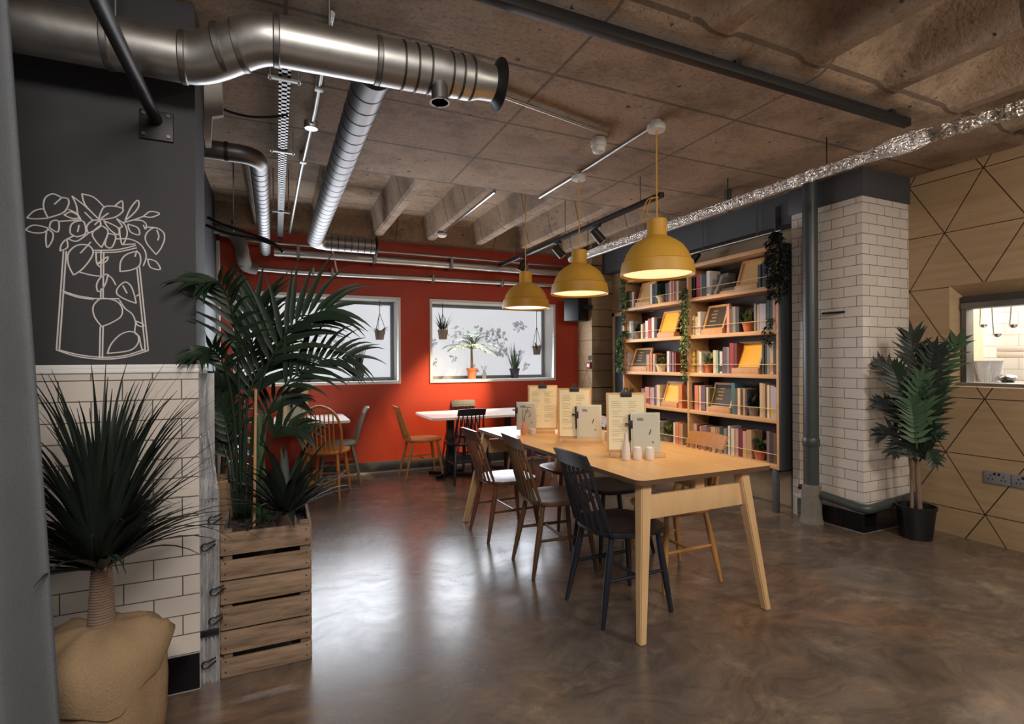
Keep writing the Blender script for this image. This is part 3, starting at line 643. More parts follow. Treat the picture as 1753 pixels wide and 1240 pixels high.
spot(3.85, (3.95, 3.75, 1.05), 'nearest black track spotlight, tilted towards the bookshelf', 135, 62)
spot(4.55, (3.95, 4.55, 1.15), 'middle black track spotlight, its warm lens showing above the middle pendant', 125, 60)
spot(5.35, (1.80, 6.25, .50), 'farthest black track spotlight above the farthest pendant', 620, 44)
t = thing('spare_cord', 'looped spare yellow cord tied to the end of the lighting track', 'cord')
for k, (u0, v0, u1, v1) in enumerate(((1128, 338, 1108, 362), (1128, 338, 1098, 372))):
    MB().tube(spline([at(u0, v0, y=3.02), at((u0+u1)/2-4, v0+4, y=3.02), at(u1, v1, y=3.0), at(u1+6, v1+8, y=3.0)], 6), .004, 6).obj('loop', M['yellow'], t)

# corner loudspeaker
t = thing('loudspeaker', 'black loudspeaker mounted high in the corner by the red wall', 'loudspeaker', (3.62, 5.95, 1.82), math.radians(-62))
cb_ = MB().box(-.10, .12, -.13, .13, 0, .31, .012).obj('cabinet', M['black_plastic'], t); MB().box(-.108, -.098, -.115, .115, .02, .29, .004).obj('grille', M['black'], cb_)
MB().bar((.10, 0, .18), (.235, .03, .18), .03, .05).obj('wall_bracket', M['black'], t)
t = thing('call_point', 'small red fire alarm call point on the plywood corner', 'alarm', (3.8, 5.89, 1.235))
MB().box(-.028, .001, -.04, .04, -.045, .045, .005).obj('box', M['red_plastic'], t); MB().box(-.031, -.027, -.025, .025, -.022, .022).obj('panel', M['white_plastic'], t, 0)
t = thing('alarm_sign', 'tiny dark alarm sign above the red call point', 'sign', (3.8, 5.89, 1.335))
MB().box(-.006, .001, -.035, .035, -.03, .03).obj('plate', M['slate'], t, 0)

# ------------------------------------------------------------------ drain pipe by the column
t = thing('drain_pipe', 'dark grey vertical drain pipe standing in front of the tiled column', 'pipe', (3.862, 2.79, 0))
MB().tube([(0, 0, .24), (0, 0, ZC+.002)], .055, 24).obj('stack', M['pipe'], t)
MB().lathe([(.086, 0), (.084, .02), (.078, .03), (.074, .08), (.072, .25), (.062, .30), (.055, .305)], 24).obj('foot_collar', M['render_'], t)
MB().tube([(0, 0, .60), (0, 0, .615), (0, 0, .66), (0, 0, .675)], [.055, .062, .062, .055], 24).obj('joint', M['pipe'], t)
MB().tube([(-.02, .05, .27), (-.03, .085, .27)], .022, 12).obj('access_cap', M['black'], t)
b = MB(); b.tube([(.05, -.06, 1.655), (.08, -.22, 1.655)], .008, 8); b.tube([(.05, .07, 1.655), (.08, .09, 1.655)], .012, 8); b.obj('bracket', M['black'], t)
t = thing('waste_pipe', 'horizontal grey pipe wrapped around the foot of the tiled column', 'pipe')
MB().tube([(3.875, 2.715, .235), (3.902, 2.60, .215), (3.905, 2.47, .20)]+arc((3.955, 2.44, .198), .05, PI, 1.5*PI, 6, 'xy')+[(4.0, 2.39, .2), (4.50, 2.39, .235)], .033, 14).obj('pipe', M['pipe'], t)
# ================================================================== LONG TABLE
t = thing('dining_table', 'long oak topped dining table with splayed legs under the yellow pendants', 'table', (1.9, 2.95, 0))
def rounded(x0, x1, y0, y1, r, n=6):
    out = []
    for cx, cy, a0 in ((x1-r, y1-r, 0), (x0+r, y1-r, PI/2), (x0+r, y0+r, PI), (x1-r, y0+r, 1.5*PI)):
        out += [(cx+r*math.cos(a0+PI/2*i/n), cy+r*math.sin(a0+PI/2*i/n)) for i in range(n+1)]
    return out
b = MB(); b.prism(rounded(-.425, .43, -1.06, 1.02, .045), .728, .75); o = b.obj('tabletop', [M['table_wood'], M['edge']], t)
for p in o.data.polygons: p.material_index = 0 if abs(p.normal.z) > .5 else 1
def leg4(tx, ty, fx, fy, z1=.728, w0=.058, w1=.036):
    b = MB(); T = Vector((tx, ty, z1)); Fv = Vector((fx, fy, 0)); vs = []
    for p, w_ in ((Fv, w1), (T, w0)):
        h = w_/2; vs += [p+Vector((-h, -h, 0)), p+Vector((h, -h, 0)), p+Vector((h, h, 0)), p+Vector((-h, h, 0))]
    b._add(vs, [(3, 2, 1, 0), (4, 5, 6, 7), (0, 1, 5, 4), (1, 2, 6, 5), (2, 3, 7, 6), (3, 0, 4, 7)])
    bmesh.ops.bevel(b.bm, geom=b.bm.edges[:], offset=.005, segments=2, affect='EDGES'); return b
for tx, ty, fx, fy in ((-.355, -1.0, -.395, -1.03), (.26, -1.0, .405, -1.03), (-.36, .96, -.52, 1.04), (.26, .96, .40, 1.04)): leg4(tx, ty, fx, fy).obj('leg', M['leg_wood'], t)
for y in (-1.0, .96): MB().box(-.34, .285, y-.012, y+.012, .555, .665, .003).obj('end_rail', M['leg_wood'], t)
MB().box(-.03, .03, -.99, .95, .66, .728, .003).obj('centre_rail', M['leg_wood'], t)

# ------------------------------------------------------------------ spindle chairs (face +x)
def chair_proto(style='rail'):
    t = thing('spindle_chair', 'chair', 'chair')
    b = MB(); rings = []; N = 28
    for sc_, z in ((.86, .415), (.98, .422), (1.0, .436), (.985, .446), (.90, .447), (.6, .440), (.25, .438)):
        rings.append([])
        for k in range(N):
            a = 2*PI*k/N; c, s_ = math.cos(a), math.sin(a); x = math.copysign(abs(c)**.62, c)*.205; y = math.copysign(abs(s_)**.62, s_)*(.205-.02*(c < 0)*abs(c))
            rings[-1].append(Vector((x*sc_+.01, y*sc_, z)))
    vs = [v for r in rings for v in r]; fs = [tuple(range(N-1, -1, -1))]
    for i in range(len(rings)-1): fs += [(i*N+k, i*N+(k+1) % N, (i+1)*N+(k+1) % N, (i+1)*N+k) for k in range(N)]
    fs.append(tuple((len(rings)-1)*N+k for k in range(N))); b._add(vs, fs); b.obj('seat', M['chair_black'], t, 60)
    tops = {}
    for sx in (-1, 1):
        for sy in (-1, 1):
            T = Vector((sx*.14+.01, sy*.13, .425)); Fv = Vector((sx*.215 if sx < 0 else .205, sy*.172, 0)); tops[sx, sy] = (T, Fv)
            MB().tube([T, T.lerp(Fv, .3), T.lerp(Fv, .55), Fv], [.013, .0175, .0175, .011], 10).obj('leg', M['chair_black'], t)
    g = lambda sx, sy, f: tops[sx, sy][0].lerp(tops[sx, sy][1], f)
    for sy in (-1, 1): MB().tube([g(-1, sy, .5), g(-1, sy, .5).lerp(g(1, sy, .5), .5), g(1, sy, .5)], [.008, .0115, .008], 8).obj('stretcher', M['chair_black'], t)
    MB().tube([g(-1, -1, .5).lerp(g(1, -1, .5), .5), g(-1, 1, .5).lerp(g(1, 1, .5), .5)], .009, 8).obj('stretcher', M['chair_black'], t)
    if style == 'rail':
        b = MB(); n = 10; vs = []; fs = []
        for i in range(n+1):
            y = -.152+.304*i/n; cx = -.285+.55*y*y; zt = .842-.35*y*y
            for dx, z in ((0, .762), (.018, .760), (.010, zt), (-.008, zt)): vs.append((cx+dx-.03*(z-.77)/.08, y, z))
        for i in range(n):
            a = 4*i; fs += [(a, a+1, a+5, a+4), (a+1, a+2, a+6, a+5), (a+2, a+3, a+7, a+6), (a+3, a, a+4, a+7)]
        fs += [(0, 3, 2, 1), (4*n, 4*n+1, 4*n+2, 4*n+3)]; b._add(vs, fs); b.obj('top_rail', M['chair_black'], t)
        for i in range(7):
            y0 = -.165+.33*i/6; y1 = -.132+.264*i/6; x0 = -.185+.9*y0*y0; x1 = -.28+.55*y1*y1
            a, c = Vector((x0, y0, .44)), Vector((x1, y1, .785)); MB().tube([a, a.lerp(c, .35), c], [.0085, .0095 if 0 < i < 6 else .012, .007], 8).obj('spindle', M['chair_black'], t)
    else:
        pts = [(-.16, -.17, .44), (-.185, -.185, .56), (-.215, -.18, .70), (-.235, -.13, .82), (-.245, 0, .885), (-.235, .13, .82), (-.215, .18, .70), (-.185, .185, .56), (-.16, .17, .44)]
        MB().tube(spline(pts, 5), .0125, 10).obj('bow', M['chair_black'], t)
        for i in range(7):
            y = -.12+.24*i/6; zt = .885-.055*(abs(y)/.13)**2.2; a, c = Vector((-.175+.5*y*y, y*.95, .44)), Vector((-.243+.006*(abs(y) > .1), y, zt-.004))
            MB().tube([a, a.lerp(c, .4), c], [.007, .008, .006], 8).obj('spindle', M['chair_black'], t)
    return t
proto = chair_proto(); used = False
def chair(x, y, deg, mat, label, group, sc_=1.0, proto_=None):
    global used
    src = proto_ or proto
    if proto_ is None and not used: t = src; used = True
    else: t = copy_tree(src)
    t.location = (x, y, 0); t.rotation_euler = (0, 0, math.radians(deg)); t.scale = (1, 1, sc_); t['label'] = label; t['group'] = group
    for ch in t.children_recursive:
        ch.material_slots[0].link = 'OBJECT'; ch.material_slots[0].material = M[mat]
    return t
G1, G2 = 'spindle chairs around the long table', 'chairs at the tables by the red wall'
chair(1.635, 2.275, 0, 'chair_black', 'blue black spindle chair nearest the camera at the long table', G1)
chair(1.60, 2.91, -4, 'chair_brown', 'dark brown spindle chair behind the nearest black one', G1)
chair(1.57, 3.62, 2, 'chair_red', 'reddish brown spindle chair at the far left of the long table', G1, .955)
chair(2.145, 2.445, 180, 'chair_nat', 'honey coloured spindle chair in front of the bookshelf', G1)
chair(2.10, 2.99, 178, 'chair_black', 'black spindle chair tucked under the far side of the long table', G1)
chair(2.14, 3.64, 182, 'chair_red', 'reddish brown chair tucked in on the bookshelf side', G1)
# ------------------------------------------------------------------ white table by the red wall
t = thing('pedestal_table', 'white topped table on black pedestals in front of the right window', 'table', (2.08, 5.55, 0))
b = MB(); b.prism(rounded(-.63, .66, -.37, .41, .06), .688, .712); b.obj('tabletop', M['white_top'], t)
for x, y in ((-.28, .17), (.44, .17)):
    MB().box(x-.035, x+.035, y-.035, y+.035, .02, .69, .004).obj('column', M['black'], t)
    b = MB(); b.bar((x-.20, y-.16, .018), (x+.20, y+.16, .018), .045, .034, .006); b.bar((x-.20, y+.16, .0181), (x+.20, y-.16, .0181), .045, .034, .006); b.obj('cross_foot', M['black'], t)
chair(1.50, 5.85, 0, 'chair_nat', 'honey coloured chair at the left end of the white table', G2, .955)
chair(1.86, 5.40, 88, 'chair_black', 'black spindle chair with its back to us at the white table', G2, .955)
chair(2.12, 5.90, -90, 'chair_black', 'black spindle chair against the red wall behind the white table', G2, .97)
chair(2.60, 5.30, 95, 'chair_pink', 'dusty pink spindle chair half hidden by the menus', G2, .955)
# ------------------------------------------------------------------ small table at the left
t = thing('pedestal_table', 'small white topped table on a yellow pedestal under the left window', 'table', (.33, 5.79, 0))
b = MB(); b.prism(rounded(-.36, .34, -.385, .385, .05), .688, .712); b.obj('tabletop', M['white_top'], t)
MB().box(-.105, -.05, .0, .055, .02, .69, .004).obj('column', M['yellow_paint'], t)
b = MB(); b.bar((-.36, .03, .03), (.24, .03, .03), .05, .055, .006); b.bar((-.08, -.24, .025), (-.08, .30, .025), .05, .045, .006); b.obj('foot_bars', M['yellow_paint'], t)
bow = chair_proto('bow'); chair(.44, 5.36, 70, 'chair_orange', 'amber hoop back chair with its back to us at the small table', G2, 1, bow)
bpy.data.objects.remove  # (prototype below is removed once copied)
for o in list(bow.children_recursive)+[bow]: bpy.data.objects.remove(o)
chair(.61, 5.93, 176, 'chair_grey', 'grey green chair behind the hoop back chair', G2, .955)

# ------------------------------------------------------------------ menus, cruets and vase
def lines(b, x0, x1, z0, z1, n, y, mi=0, seed=1):
    rnd = random.Random(seed)
    for k in range(n):
        z = z1-(z1-z0)*k/n
        if k % 5 == 4: continue
        b.box(x0, x0+(x1-x0)*rnd.uniform(.5, 1), y-.0004, y+.0004, z-.0022, z+.0008, 0, mi)
def menu_block(x, y, deg, label, w_=.31):
    t = thing('menu_holder', label, 'menu holder', (x, y, .75), math.radians(deg), 'menu holders on the long table')
    MB().box(-w_/2, w_/2, -.035, .035, 0, .024, .003).obj('wooden_block', M['leg_wood'], t); return t
def clipboard(x, y, deg, label, w_=.225, h=.335, lean=4, z=.774, clip='top', seed=3, off=0, board='board', sheet='paper', both=True):
    """board standing in the holder; paper faces -y (the camera side)"""
    t = thing('menu_clipboard', label, 'menu', (x, y, z), math.radians(deg), 'menu clipboards on the tables'); t.rotation_euler = (math.radians(-lean), 0, math.radians(deg))
    MB().box(-w_/2, w_/2, -.004, .004, 0, h, .002).obj('board', M[board], t)
    shp = MB().box(-w_/2+.012, w_/2-.012, -.0062, -.004, .012, h-.012).obj('menu_sheet', M[sheet], t, 0)
    b = MB()
    if clip == 'top':
        lines(b, -w_/2+.03, -.012, .05, h-.05, 22, -.0066, 0, seed); lines(b, .012, w_/2-.03, .05, h-.05, 22, -.0066, 0, seed+1)
    else:
        lines(b, -.045, -.005, h*.78, h*.86, 3, -.0066, 0, seed); b.tube([(.02, -.0064, h*.45), (.028, -.0064, h*.54), (.03, -.0064, h*.58)], .0028, 6); b.tube([(.035, -.0064, h*.28), (.045, -.0064, h*.24)], .0025, 6)
    b.obj('printed_text', M['ink' if clip == 'top' else 'dark_ink'], shp, 0)
    b = MB()
    if clip == 'top':
        b.box(-.032, .032, -.014, .010, h-.024, h+.004, .003); b.tube([(-.01, -.004, h), (-.008, -.006, h+.028), (.008, -.006, h+.028), (.01, -.004, h)], .0028, 6); b.tube([(-.01, .008, h), (-.008, .012, h+.024), (.008, .012, h+.024), (.01, .008, h)], .0028, 6)
    else:
        b.box(-w_/2-.010, -w_/2+.012, -.009, .008, h*.60, h*.80, .002); b.tube([(-w_/2-.002, 0, h*.3), (-w_/2-.004, 0, h*.95)], .006, 8); b.tube([(-w_/2-.03, -.004, h*.72), (-w_/2, -.004, h*.70)], .005, 6)
    b.obj('bulldog_clip' if clip == 'top' else 'strap_clip', M['black'], t); return t
def cyl_thing(name, label, cat, loc, prof, mat, group=None, top=None, extra=None):
    t = thing(name, label, cat, loc, 0, group); MB().lathe(prof, 20).obj('body', M[mat], t)
    if top: MB().lathe(top[0], 16).obj(top[2], M[top[1]], t)
    return t
SH = [(0, 0), (.0235, 0), (.0255, .004), (.0245, .05), (.021, .066), (.012, .0715), (0, .072)]
HO = ([(0, .0722), (.003, .0722), (.003, .0715), (0, .0715)], 'dark_ink', 'pouring_hole')
Q = Matrix.Rotation(math.radians(-27), 3, 'Z')
def off(cx, cy, dx, dy): v = Q @ Vector((dx, dy, 0)); return cx+v.x, cy+v.y
# nearest set
c = (1.855, 2.395); menu_block(*c, -27, 'wooden menu block nearest us, behind the three white cruets')
clipboard(*off(*c, -.055, .012), -27, 'tall clipped menu in the nearest wooden block', seed=3)
clipboard(*off(*c, .045, -.018), -27, 'pale grey drinks card strapped in front of the nearest menu', .165, .225, 4, .774, 'side', 5, board='card', sheet='card')
x, y = 1.735, 2.335; cyl_thing('oil_bottle', 'slender white cruet bottle in front of the nearest menu', 'bottle', (x, y, .75), [(0, 0), (.021, 0), (.023, .004), (.022, .06), (.013, .10), (.009, .135), (.010, .14), (0, .141)], 'ceramic', None, ([(0, .14), (.006, .14), (.006, .152), (0, .153)], 'ceramic', 'stopper'))
cyl_thing('salt_shaker', 'left of the two small white shakers by the cruet bottle', 'shaker', (1.80, 2.32, .75), SH, 'ceramic', 'white shakers on the long table', HO)
cyl_thing('pepper_shaker', 'right of the two small white shakers by the cruet bottle', 'shaker', (1.855, 2.285, .75), SH, 'ceramic', 'white shakers on the long table', HO)
# middle set
c = (1.865, 2.99); menu_block(*c, -30, 'reddish wooden menu block in the middle of the long table', .27)
clipboard(*off(*c, -.05, .012), -29, 'tall clipped menu in the middle block of the long table', seed=11)
clipboard(*off(*c, .045, -.018), -29, 'greenish drinks card strapped in front of the middle menu', .165, .225, 4, .774, 'side', 13, board='card', sheet='card')
cyl_thing('shaker', 'small white shaker behind the right end of the middle menu block', 'shaker', (2.03, 2.93, .75), SH, 'ceramic', None, HO)
# far set
c = (1.80, 3.52); menu_block(*c, -27, 'wooden menu block farthest along the long table', .26)
clipboard(*off(*c, .04, .012), -27, 'tall clipped menu farthest along the long table', seed=21)
clipboard(*off(*c, -.085, -.018), -27, 'pale drinks card beside the pink bud vase', .15, .21, 4, .774, 'side', 23, board='card', sheet='card')
t = cyl_thing('bud_vase', 'small pink bud vase with dried flowers at the far menus', 'vase', (1.655, 3.46, .75), [(0, 0), (.019, 0), (.021, .01), (.02, .07), (.011, .09), (.011, .10), (.008, .10), (0, .09)], 'pink')
b = MB(); b.tube([(0, 0, .09), (.012, 0, .15), (.03, -.01, .20)], .0018, 5); b.tube([(0, 0, .09), (-.01, 0, .14), (-.002, .01, .19)], .0018, 5); b.obj('twig', M['dark_ink'], t)
b = MB()
for k in range(9): b.blade((.03, -.01, .198), k*.7, .3, .035, .016, .6, 4)
b.obj('dried_flower', M['dark_ink'], t, 'open')
cyl_thing('tea_light', 'small pale pot beside the pink bud vase', 'pot', (1.715, 3.43, .75), [(0, 0), (.022, 0), (.026, .04), (.024, .045), (.02, .04), (0, .036)], 'ceramic')
# menu on the small left table
t = clipboard(.17, 5.70, -12, 'cream menu board on the small table under the left window', .24, .35, 3, .712, 'top', 31)
clipboard(.20, 5.63, -12, 'smaller pale card leaning in front of the cream menu board', .14, .21, 3, .712, 'side', 33, board='card', sheet='card')

# ================================================================== BOOKSHELF
SX, SB = 3.83, 4.11
Y0, YM, Y1 = 3.06, 4.11, 5.20          # right end, divider, left end
ZT = [.405, .79, 1.168, 1.547, 1.925]; ZTOP = 2.265; TH = .036
t = thing('bookshelf', 'large oak bookshelf in a graphite casing, filled with books, frames and pots', 'bookshelf', (0, 0, 0))
MB().box(SX+.004, SB, Y0-.026, Y0-.004, .365, ZTOP+.01, .003).obj('side_panel', M['shelf_side'], t); MB().box(SX+.004, SB, Y1+.004, Y1+.026, .365, ZTOP+.01, .003).obj('side_panel', M['shelf_side'], t)
for y in (Y0, YM, Y1): MB().box(SX, SB, y-.012 if y == YM else (y-.004 if y == Y0 else y-.018), y+.012 if y == YM else (y+.018 if y == Y0 else y+.004), .365, ZTOP, .002).obj('upright', M['shelf_wood'], t)
for a, c in ((Y0+.018, YM-.012), (YM+.012, Y1-.018)):
    for z in ZT+[ZTOP]: MB().box(SX+.002, SB, a, c, z-TH, z, .003).obj('shelf_board', M['shelf_wood'], t)
    for z in ZT: MB().tube([(SX+.014, a, z+.085), (SX+.014, c, z+.085)], .0028, 6).obj('retaining_wire', M['brass'], t)
MB().box(SB-.012, SB, Y0+.018, Y1-.018, .37, ZTOP-.01).obj('back_panel', M['shelf_back'], t)
for y in (Y0+.04, YM, Y1-.04):
    for x in (SX+.02, SB-.03): MB().box(x-.02, x+.02, y-.02, y+.02, 0, .37, .002).obj('leg', M['grey_paint'], t)
MB().box(SX+.03, SB-.01, Y0, Y1, .345, .369).obj('base_frame', M['shelf_side'], t)

CO = dict(cream=(226, 204, 168), white=(222, 216, 208), tan=(196, 152, 104), brown=(112, 72, 48), coral=(226, 122, 84), orange=(222, 120, 52), red=(178, 40, 40), maroon=(116, 36, 40), pink=(218, 148, 138), lilac=(186, 172, 190), purple=(104, 76, 104), mauve=(140, 96, 104),
          grey=(134, 130, 126), charcoal=(58, 56, 58), black=(30, 28, 30), navy=(40, 48, 78), teal=(62, 118, 124), green=(46, 74, 58), olive=(112, 104, 62), yellow=(228, 180, 62), beige=(204, 176, 140), crimson=(196, 44, 66), mint=(136, 184, 160))
SN = ['bottom', 'fourth', 'third', 'second', 'top']
ORD = 'first second third fourth fifth sixth seventh eighth ninth tenth eleventh twelfth thirteenth fourteenth fifteenth sixteenth seventeenth eighteenth nineteenth twentieth twenty-first twenty-second twenty-third twenty-fourth'.split()
rb = random.Random(5)
CO = {k: tuple(.80*x+.20*(sum(v)/3)*.72 for x in v) for k, v in CO.items()}
def yof(u, x=SX+.035): return at(u, 620, x=x).y
def book(u0, u1, zs, colr, h, label, group, lean=0, second=None):
    ya, yb = yof(u0), yof(u1); th = max(.009, ya-yb-.0015); d = rb.uniform(.125, .16); x0 = SX+.03+rb.uniform(0, .012)
    t = MB(); c = .0022
    t.box(0, c, -th/2, th/2, 0, h, .0008); t.box(c, d, -th/2, -th/2+c, 0, h); t.box(c, d, th/2-c, th/2, 0, h); t.box(c, d-.005, -th/2+c, th/2-c, .003, h-.004, 0, 1)
    if second: t.box(-.0006, .0004, -th/2+.0005, th/2-.0005, h*.08, h*.34, 0, 2)
    o = t.obj('book', [col(CO[colr]), M['pages']]+([col(CO[second])] if second else []), None, 0)
    o.location = (x0, (ya+yb)/2, zs); 
    if lean: o.rotation_euler = (math.radians(lean), 0, 0); o.location.z += th/2*abs(math.sin(math.radians(lean)))
    return tag(o, label, 'book', group)
def picture(u0, u1, zs, face, h, label, zoff=0):
    """thick wooden frame on a foot, leaning back on the shelf"""
    ya, yb = yof(u0, SX+.03), yof(u1, SX+.03); W = ya-yb
    t = thing('leaning_frame', label, 'picture frame', (SX+.03, (ya+yb)/2, zs), 0, 'wooden frames leaning on the bookshelf')
    MB().box(-.004, .075, -W/2, W/2, 0, .05, .003).obj('foot', M['frame_wood'], t)
    b = MB(); mx = Matrix.Translation((.012, 0, .05)) @ Matrix.Rotation(math.radians(20), 4, 'Y'); f = .022; H = h-.05
    for a in ((-W/2, -W/2+f, 0, H), (W/2-f, W/2, 0, H), (-W/2+f, W/2-f, H-f, H), (-W/2+f, W/2-f, 0, f*.6)): b.box(0, .024, a[0], a[1], a[2], a[3], .002, 0, mx)
    b.obj('frame', M['frame_wood'], t)
    pp = MB().box(.010, .018, -W/2+f*.8, W/2-f*.8, .008, H-f*.8, 0, 0, mx).obj('picture_panel', M[face], t, 0)
    if face == 'slate':
        b = MB()
        for k in range(4):
            z = H*.74-k*H*.14; l_ = W*(.22+.06*(k % 2)); b.box(.0092, .0100, -.0, l_ if l_ < W/2-f else W/2-f*1.4, z, z+.014, 0, 0, mx)
        b.obj('chalk_lettering', M['chalk'], pp, 0)
    return t
def potted(name, u, zs, label, pot, leaf, r=.042, hp=.085, hl=.12, n=34, x=SX+.085, y=None, cat='potted plant', group='small potted plants on the bookshelf', kind='bush'):
    yy = y if y is not None else at(u, 620, x=x).y
    t = thing(name, label, cat, (x, yy, zs), random.uniform(0, 6), group)
    MB().lathe([(0, 0), (r*.72, 0), (r*.95, hp*.8), (r*1.05, hp*.8), (r*1.07, hp), (r*.93, hp), (r*.9, hp*.9), (0, hp*.88)], 20).obj('pot', M[pot], t)
    b = MB()
    for k in range(n):
        az = random.uniform(0, 2*PI)
        if kind == 'bush': b.blade((random.uniform(-.6, .6)*r, random.uniform(-.6, .6)*r, hp*.85+random.uniform(0, .6)*hl), az, random.uniform(.2, 1.4), random.uniform(.45, .75)*hl, random.uniform(.020, .034), .7, 4, .2)
        elif kind == 'sword': b.blade((r*.5*math.cos(az), r*.5*math.sin(az), hp*.85), az, random.uniform(1.15, 1.5), hl*random.uniform(.6, 1), .026, .1, 5, .3, shape=.35)
        elif kind == 'palm': b.frond((0, 0, hp+hl*.45), az, random.uniform(.1, 1.2), hl*random.uniform(.5, .7), 1.0, hl*.24, .019, 9, .5, .15, .003)
        elif kind == 'trail': b.blade((random.uniform(-1, 1)*r, random.uniform(-1, 1)*r, hp+random.uniform(-.3, .15)*hl), az, random.uniform(-.6, 1.2), hl*random.uniform(.3, .6), .018, 1.2, 5, .2)
    if kind == 'palm': MB().tube([(0, 0, hp*.7), (.004, 0, hp+hl*.47)], [.02, .014], 10).obj('trunk', M['trunk'], t)
    b.obj('leaves', M[leaf], t, 'open'); return t
# every compartment: zoom origin and scale, then what stands on it from left to right
def comp(level, bay, ox, sc_, items):
    z = ZT[level]; nb = 0; nf = 0; shelf = '%s shelf of the %s bay' % (SN[level], bay); grp = 'books on the %s' % shelf
    for it in items:
        u0, u1 = ox+it[1]/sc_, ox+it[2]/sc_
        if it[0] == 'p':
            picture(u0, u1, z, it[3], it[4], '%s on the %s' % (it[5], shelf))
        elif it[0] == 'o':
            potted('potted_plant', (u0+u1)/2, z, '%s on the %s' % (it[5], shelf), it[3], it[4], r=(yof(u0)-yof(u1))*.47, hl=it[6] if len(it) > 6 else .12)
        else:
            c = it[0]; h = it[3]/1000; lean = it[4] if len(it) > 4 else 0; s2 = it[5] if len(it) > 5 else None
            w_ = 'slim ' if yof(u0)-yof(u1) < .024 else 'thick ' if yof(u0)-yof(u1) > .045 else ''
            n_ = ' leaning' if lean else ''
            book(u0, u1, z, c, h, '%s%s%s book, %s from left on the %s' % (w_, c, n_, ORD[nb], shelf), grp, lean, s2); nb += 1
comp(4, 'right', 1160, 9.74, [('green', 180, 228, 225), ('black', 232, 290, 215), ('crimson', 312, 383, 235), ('grey', 386, 412, 225), ('green', 415, 455, 222), ('charcoal', 456, 486, 218), ('white', 490, 545, 245, 0, 'grey'), ('grey', 600, 636, 190, 30), ('p', 960, 1335, 'board', .30, 'plain wooden backed frame'), ('charcoal', 1345, 1395, 205), ('navy', 1398, 1450, 220), ('black', 1452, 1510, 235), ('grey', 1512, 1550, 215), ('charcoal', 1552, 1600, 225)])
comp(3, 'right', 1165, 10.31, [('tan', 66, 128, 215), ('beige', 132, 186, 222), ('cream', 188, 238, 222), ('cream', 252, 296, 190), ('white', 300, 352, 235, 0, 'lilac'), ('p', 372, 742, 'slate', .305, 'dark lettered board'), ('pink', 806, 858, 255), ('brown', 862, 905, 225), ('grey', 918, 980, 240), ('charcoal', 984, 1040, 235), ('o', 1112, 1300, 'terracotta', 'leaf_olive', 'terracotta pot with a pale leafed plant', .15), ('grey', 1304, 1345, 245), ('beige', 1348, 1384, 235), ('lilac', 1387, 1440, 240), ('lilac', 1443, 1512, 235), ('green', 1520, 1578, 260), ('green', 1581, 1628, 255, 0, 'mint'), ('pink', 1634, 1690, 262)])
comp(2, 'right', 1165, 10.31, [('pink', 132, 184, 235), ('yellow', 187, 243, 232), ('olive', 246, 286, 232), ('tan', 289, 328, 225), ('white', 332, 374, 212, 0, 'pink'), ('o', 432, 562, 'terracotta', 'leaf_olive', 'terracotta pot with a fine leafed plant', .13), ('cream', 566, 618, 222), ('mint', 621, 658, 218), ('charcoal', 662, 688, 200), ('white', 691, 738, 208, 0, 'navy'), ('purple', 741, 800, 250), ('grey', 803, 855, 248), ('red', 860, 934, 285), ('maroon', 937, 985, 280), ('p', 905, 1370, 'yellow_sheet', .31, 'yellow sheeted frame'), ('green', 1438, 1472, 270), ('charcoal', 1475, 1510, 262), ('grey', 1513, 1578, 275), ('beige', 1582, 1640, 282, 0, 'orange'), ('charcoal', 1644, 1690, 270)])
comp(1, 'right', 1165, 10.31, [('charcoal', 150, 176, 215, -14), ('navy', 212, 242, 275, -5), ('coral', 250, 318, 250), ('cream', 321, 352, 248), ('purple', 356, 438, 240, 0, 'mauve'), ('cream', 441, 476, 235), ('olive', 479, 510, 228), ('p', 478, 866, 'slate', .30, 'dark lettered board'), ('teal', 884, 946, 290), ('brown', 950, 1004, 240), ('cream', 1008, 1050, 245), ('brown', 1053, 1088, 235), ('tan', 1092, 1130, 242), ('charcoal', 1133, 1176, 235), ('o', 1192, 1368, 'pot_grey', 'leaf_dark', 'stone grey pot with a dark bushy plant', .13), ('beige', 1384, 1440, 300), ('tan', 1443, 1490, 295), ('brown', 1493, 1518, 280), ('cream', 1522, 1568, 285), ('lilac', 1572, 1640, 280, 0, 'yellow'), ('lilac', 1644, 1690, 270)])
comp(0, 'right', 1165, 10.31, [('grey', 108, 138, 245, 8), ('brown', 142, 178, 238), ('tan', 182, 228, 240), ('pink', 232, 280, 245), ('charcoal', 284, 316, 235), ('coral', 320, 358, 230), ('mauve', 362, 448, 238), ('brown', 452, 516, 232), ('tan', 520, 600, 236), ('orange', 604, 636, 228), ('grey', 642, 680, 240), ('green', 684, 738, 230), ('grey', 742, 798, 238), ('white', 826, 862, 270), ('cream', 880, 940, 250), ('pink', 952, 1008, 252), ('maroon', 1012, 1078, 255), ('pink', 1082, 1148, 240, 0, 'yellow'), ('tan', 1152, 1240, 258), ('o', 1298, 1490, 'terracotta', 'leaf_mid', 'terracotta pot with a glossy green plant', .13), ('mauve', 1502, 1558, 270), ('charcoal', 1562, 1618, 265), ('brown', 1622, 1680, 262)])
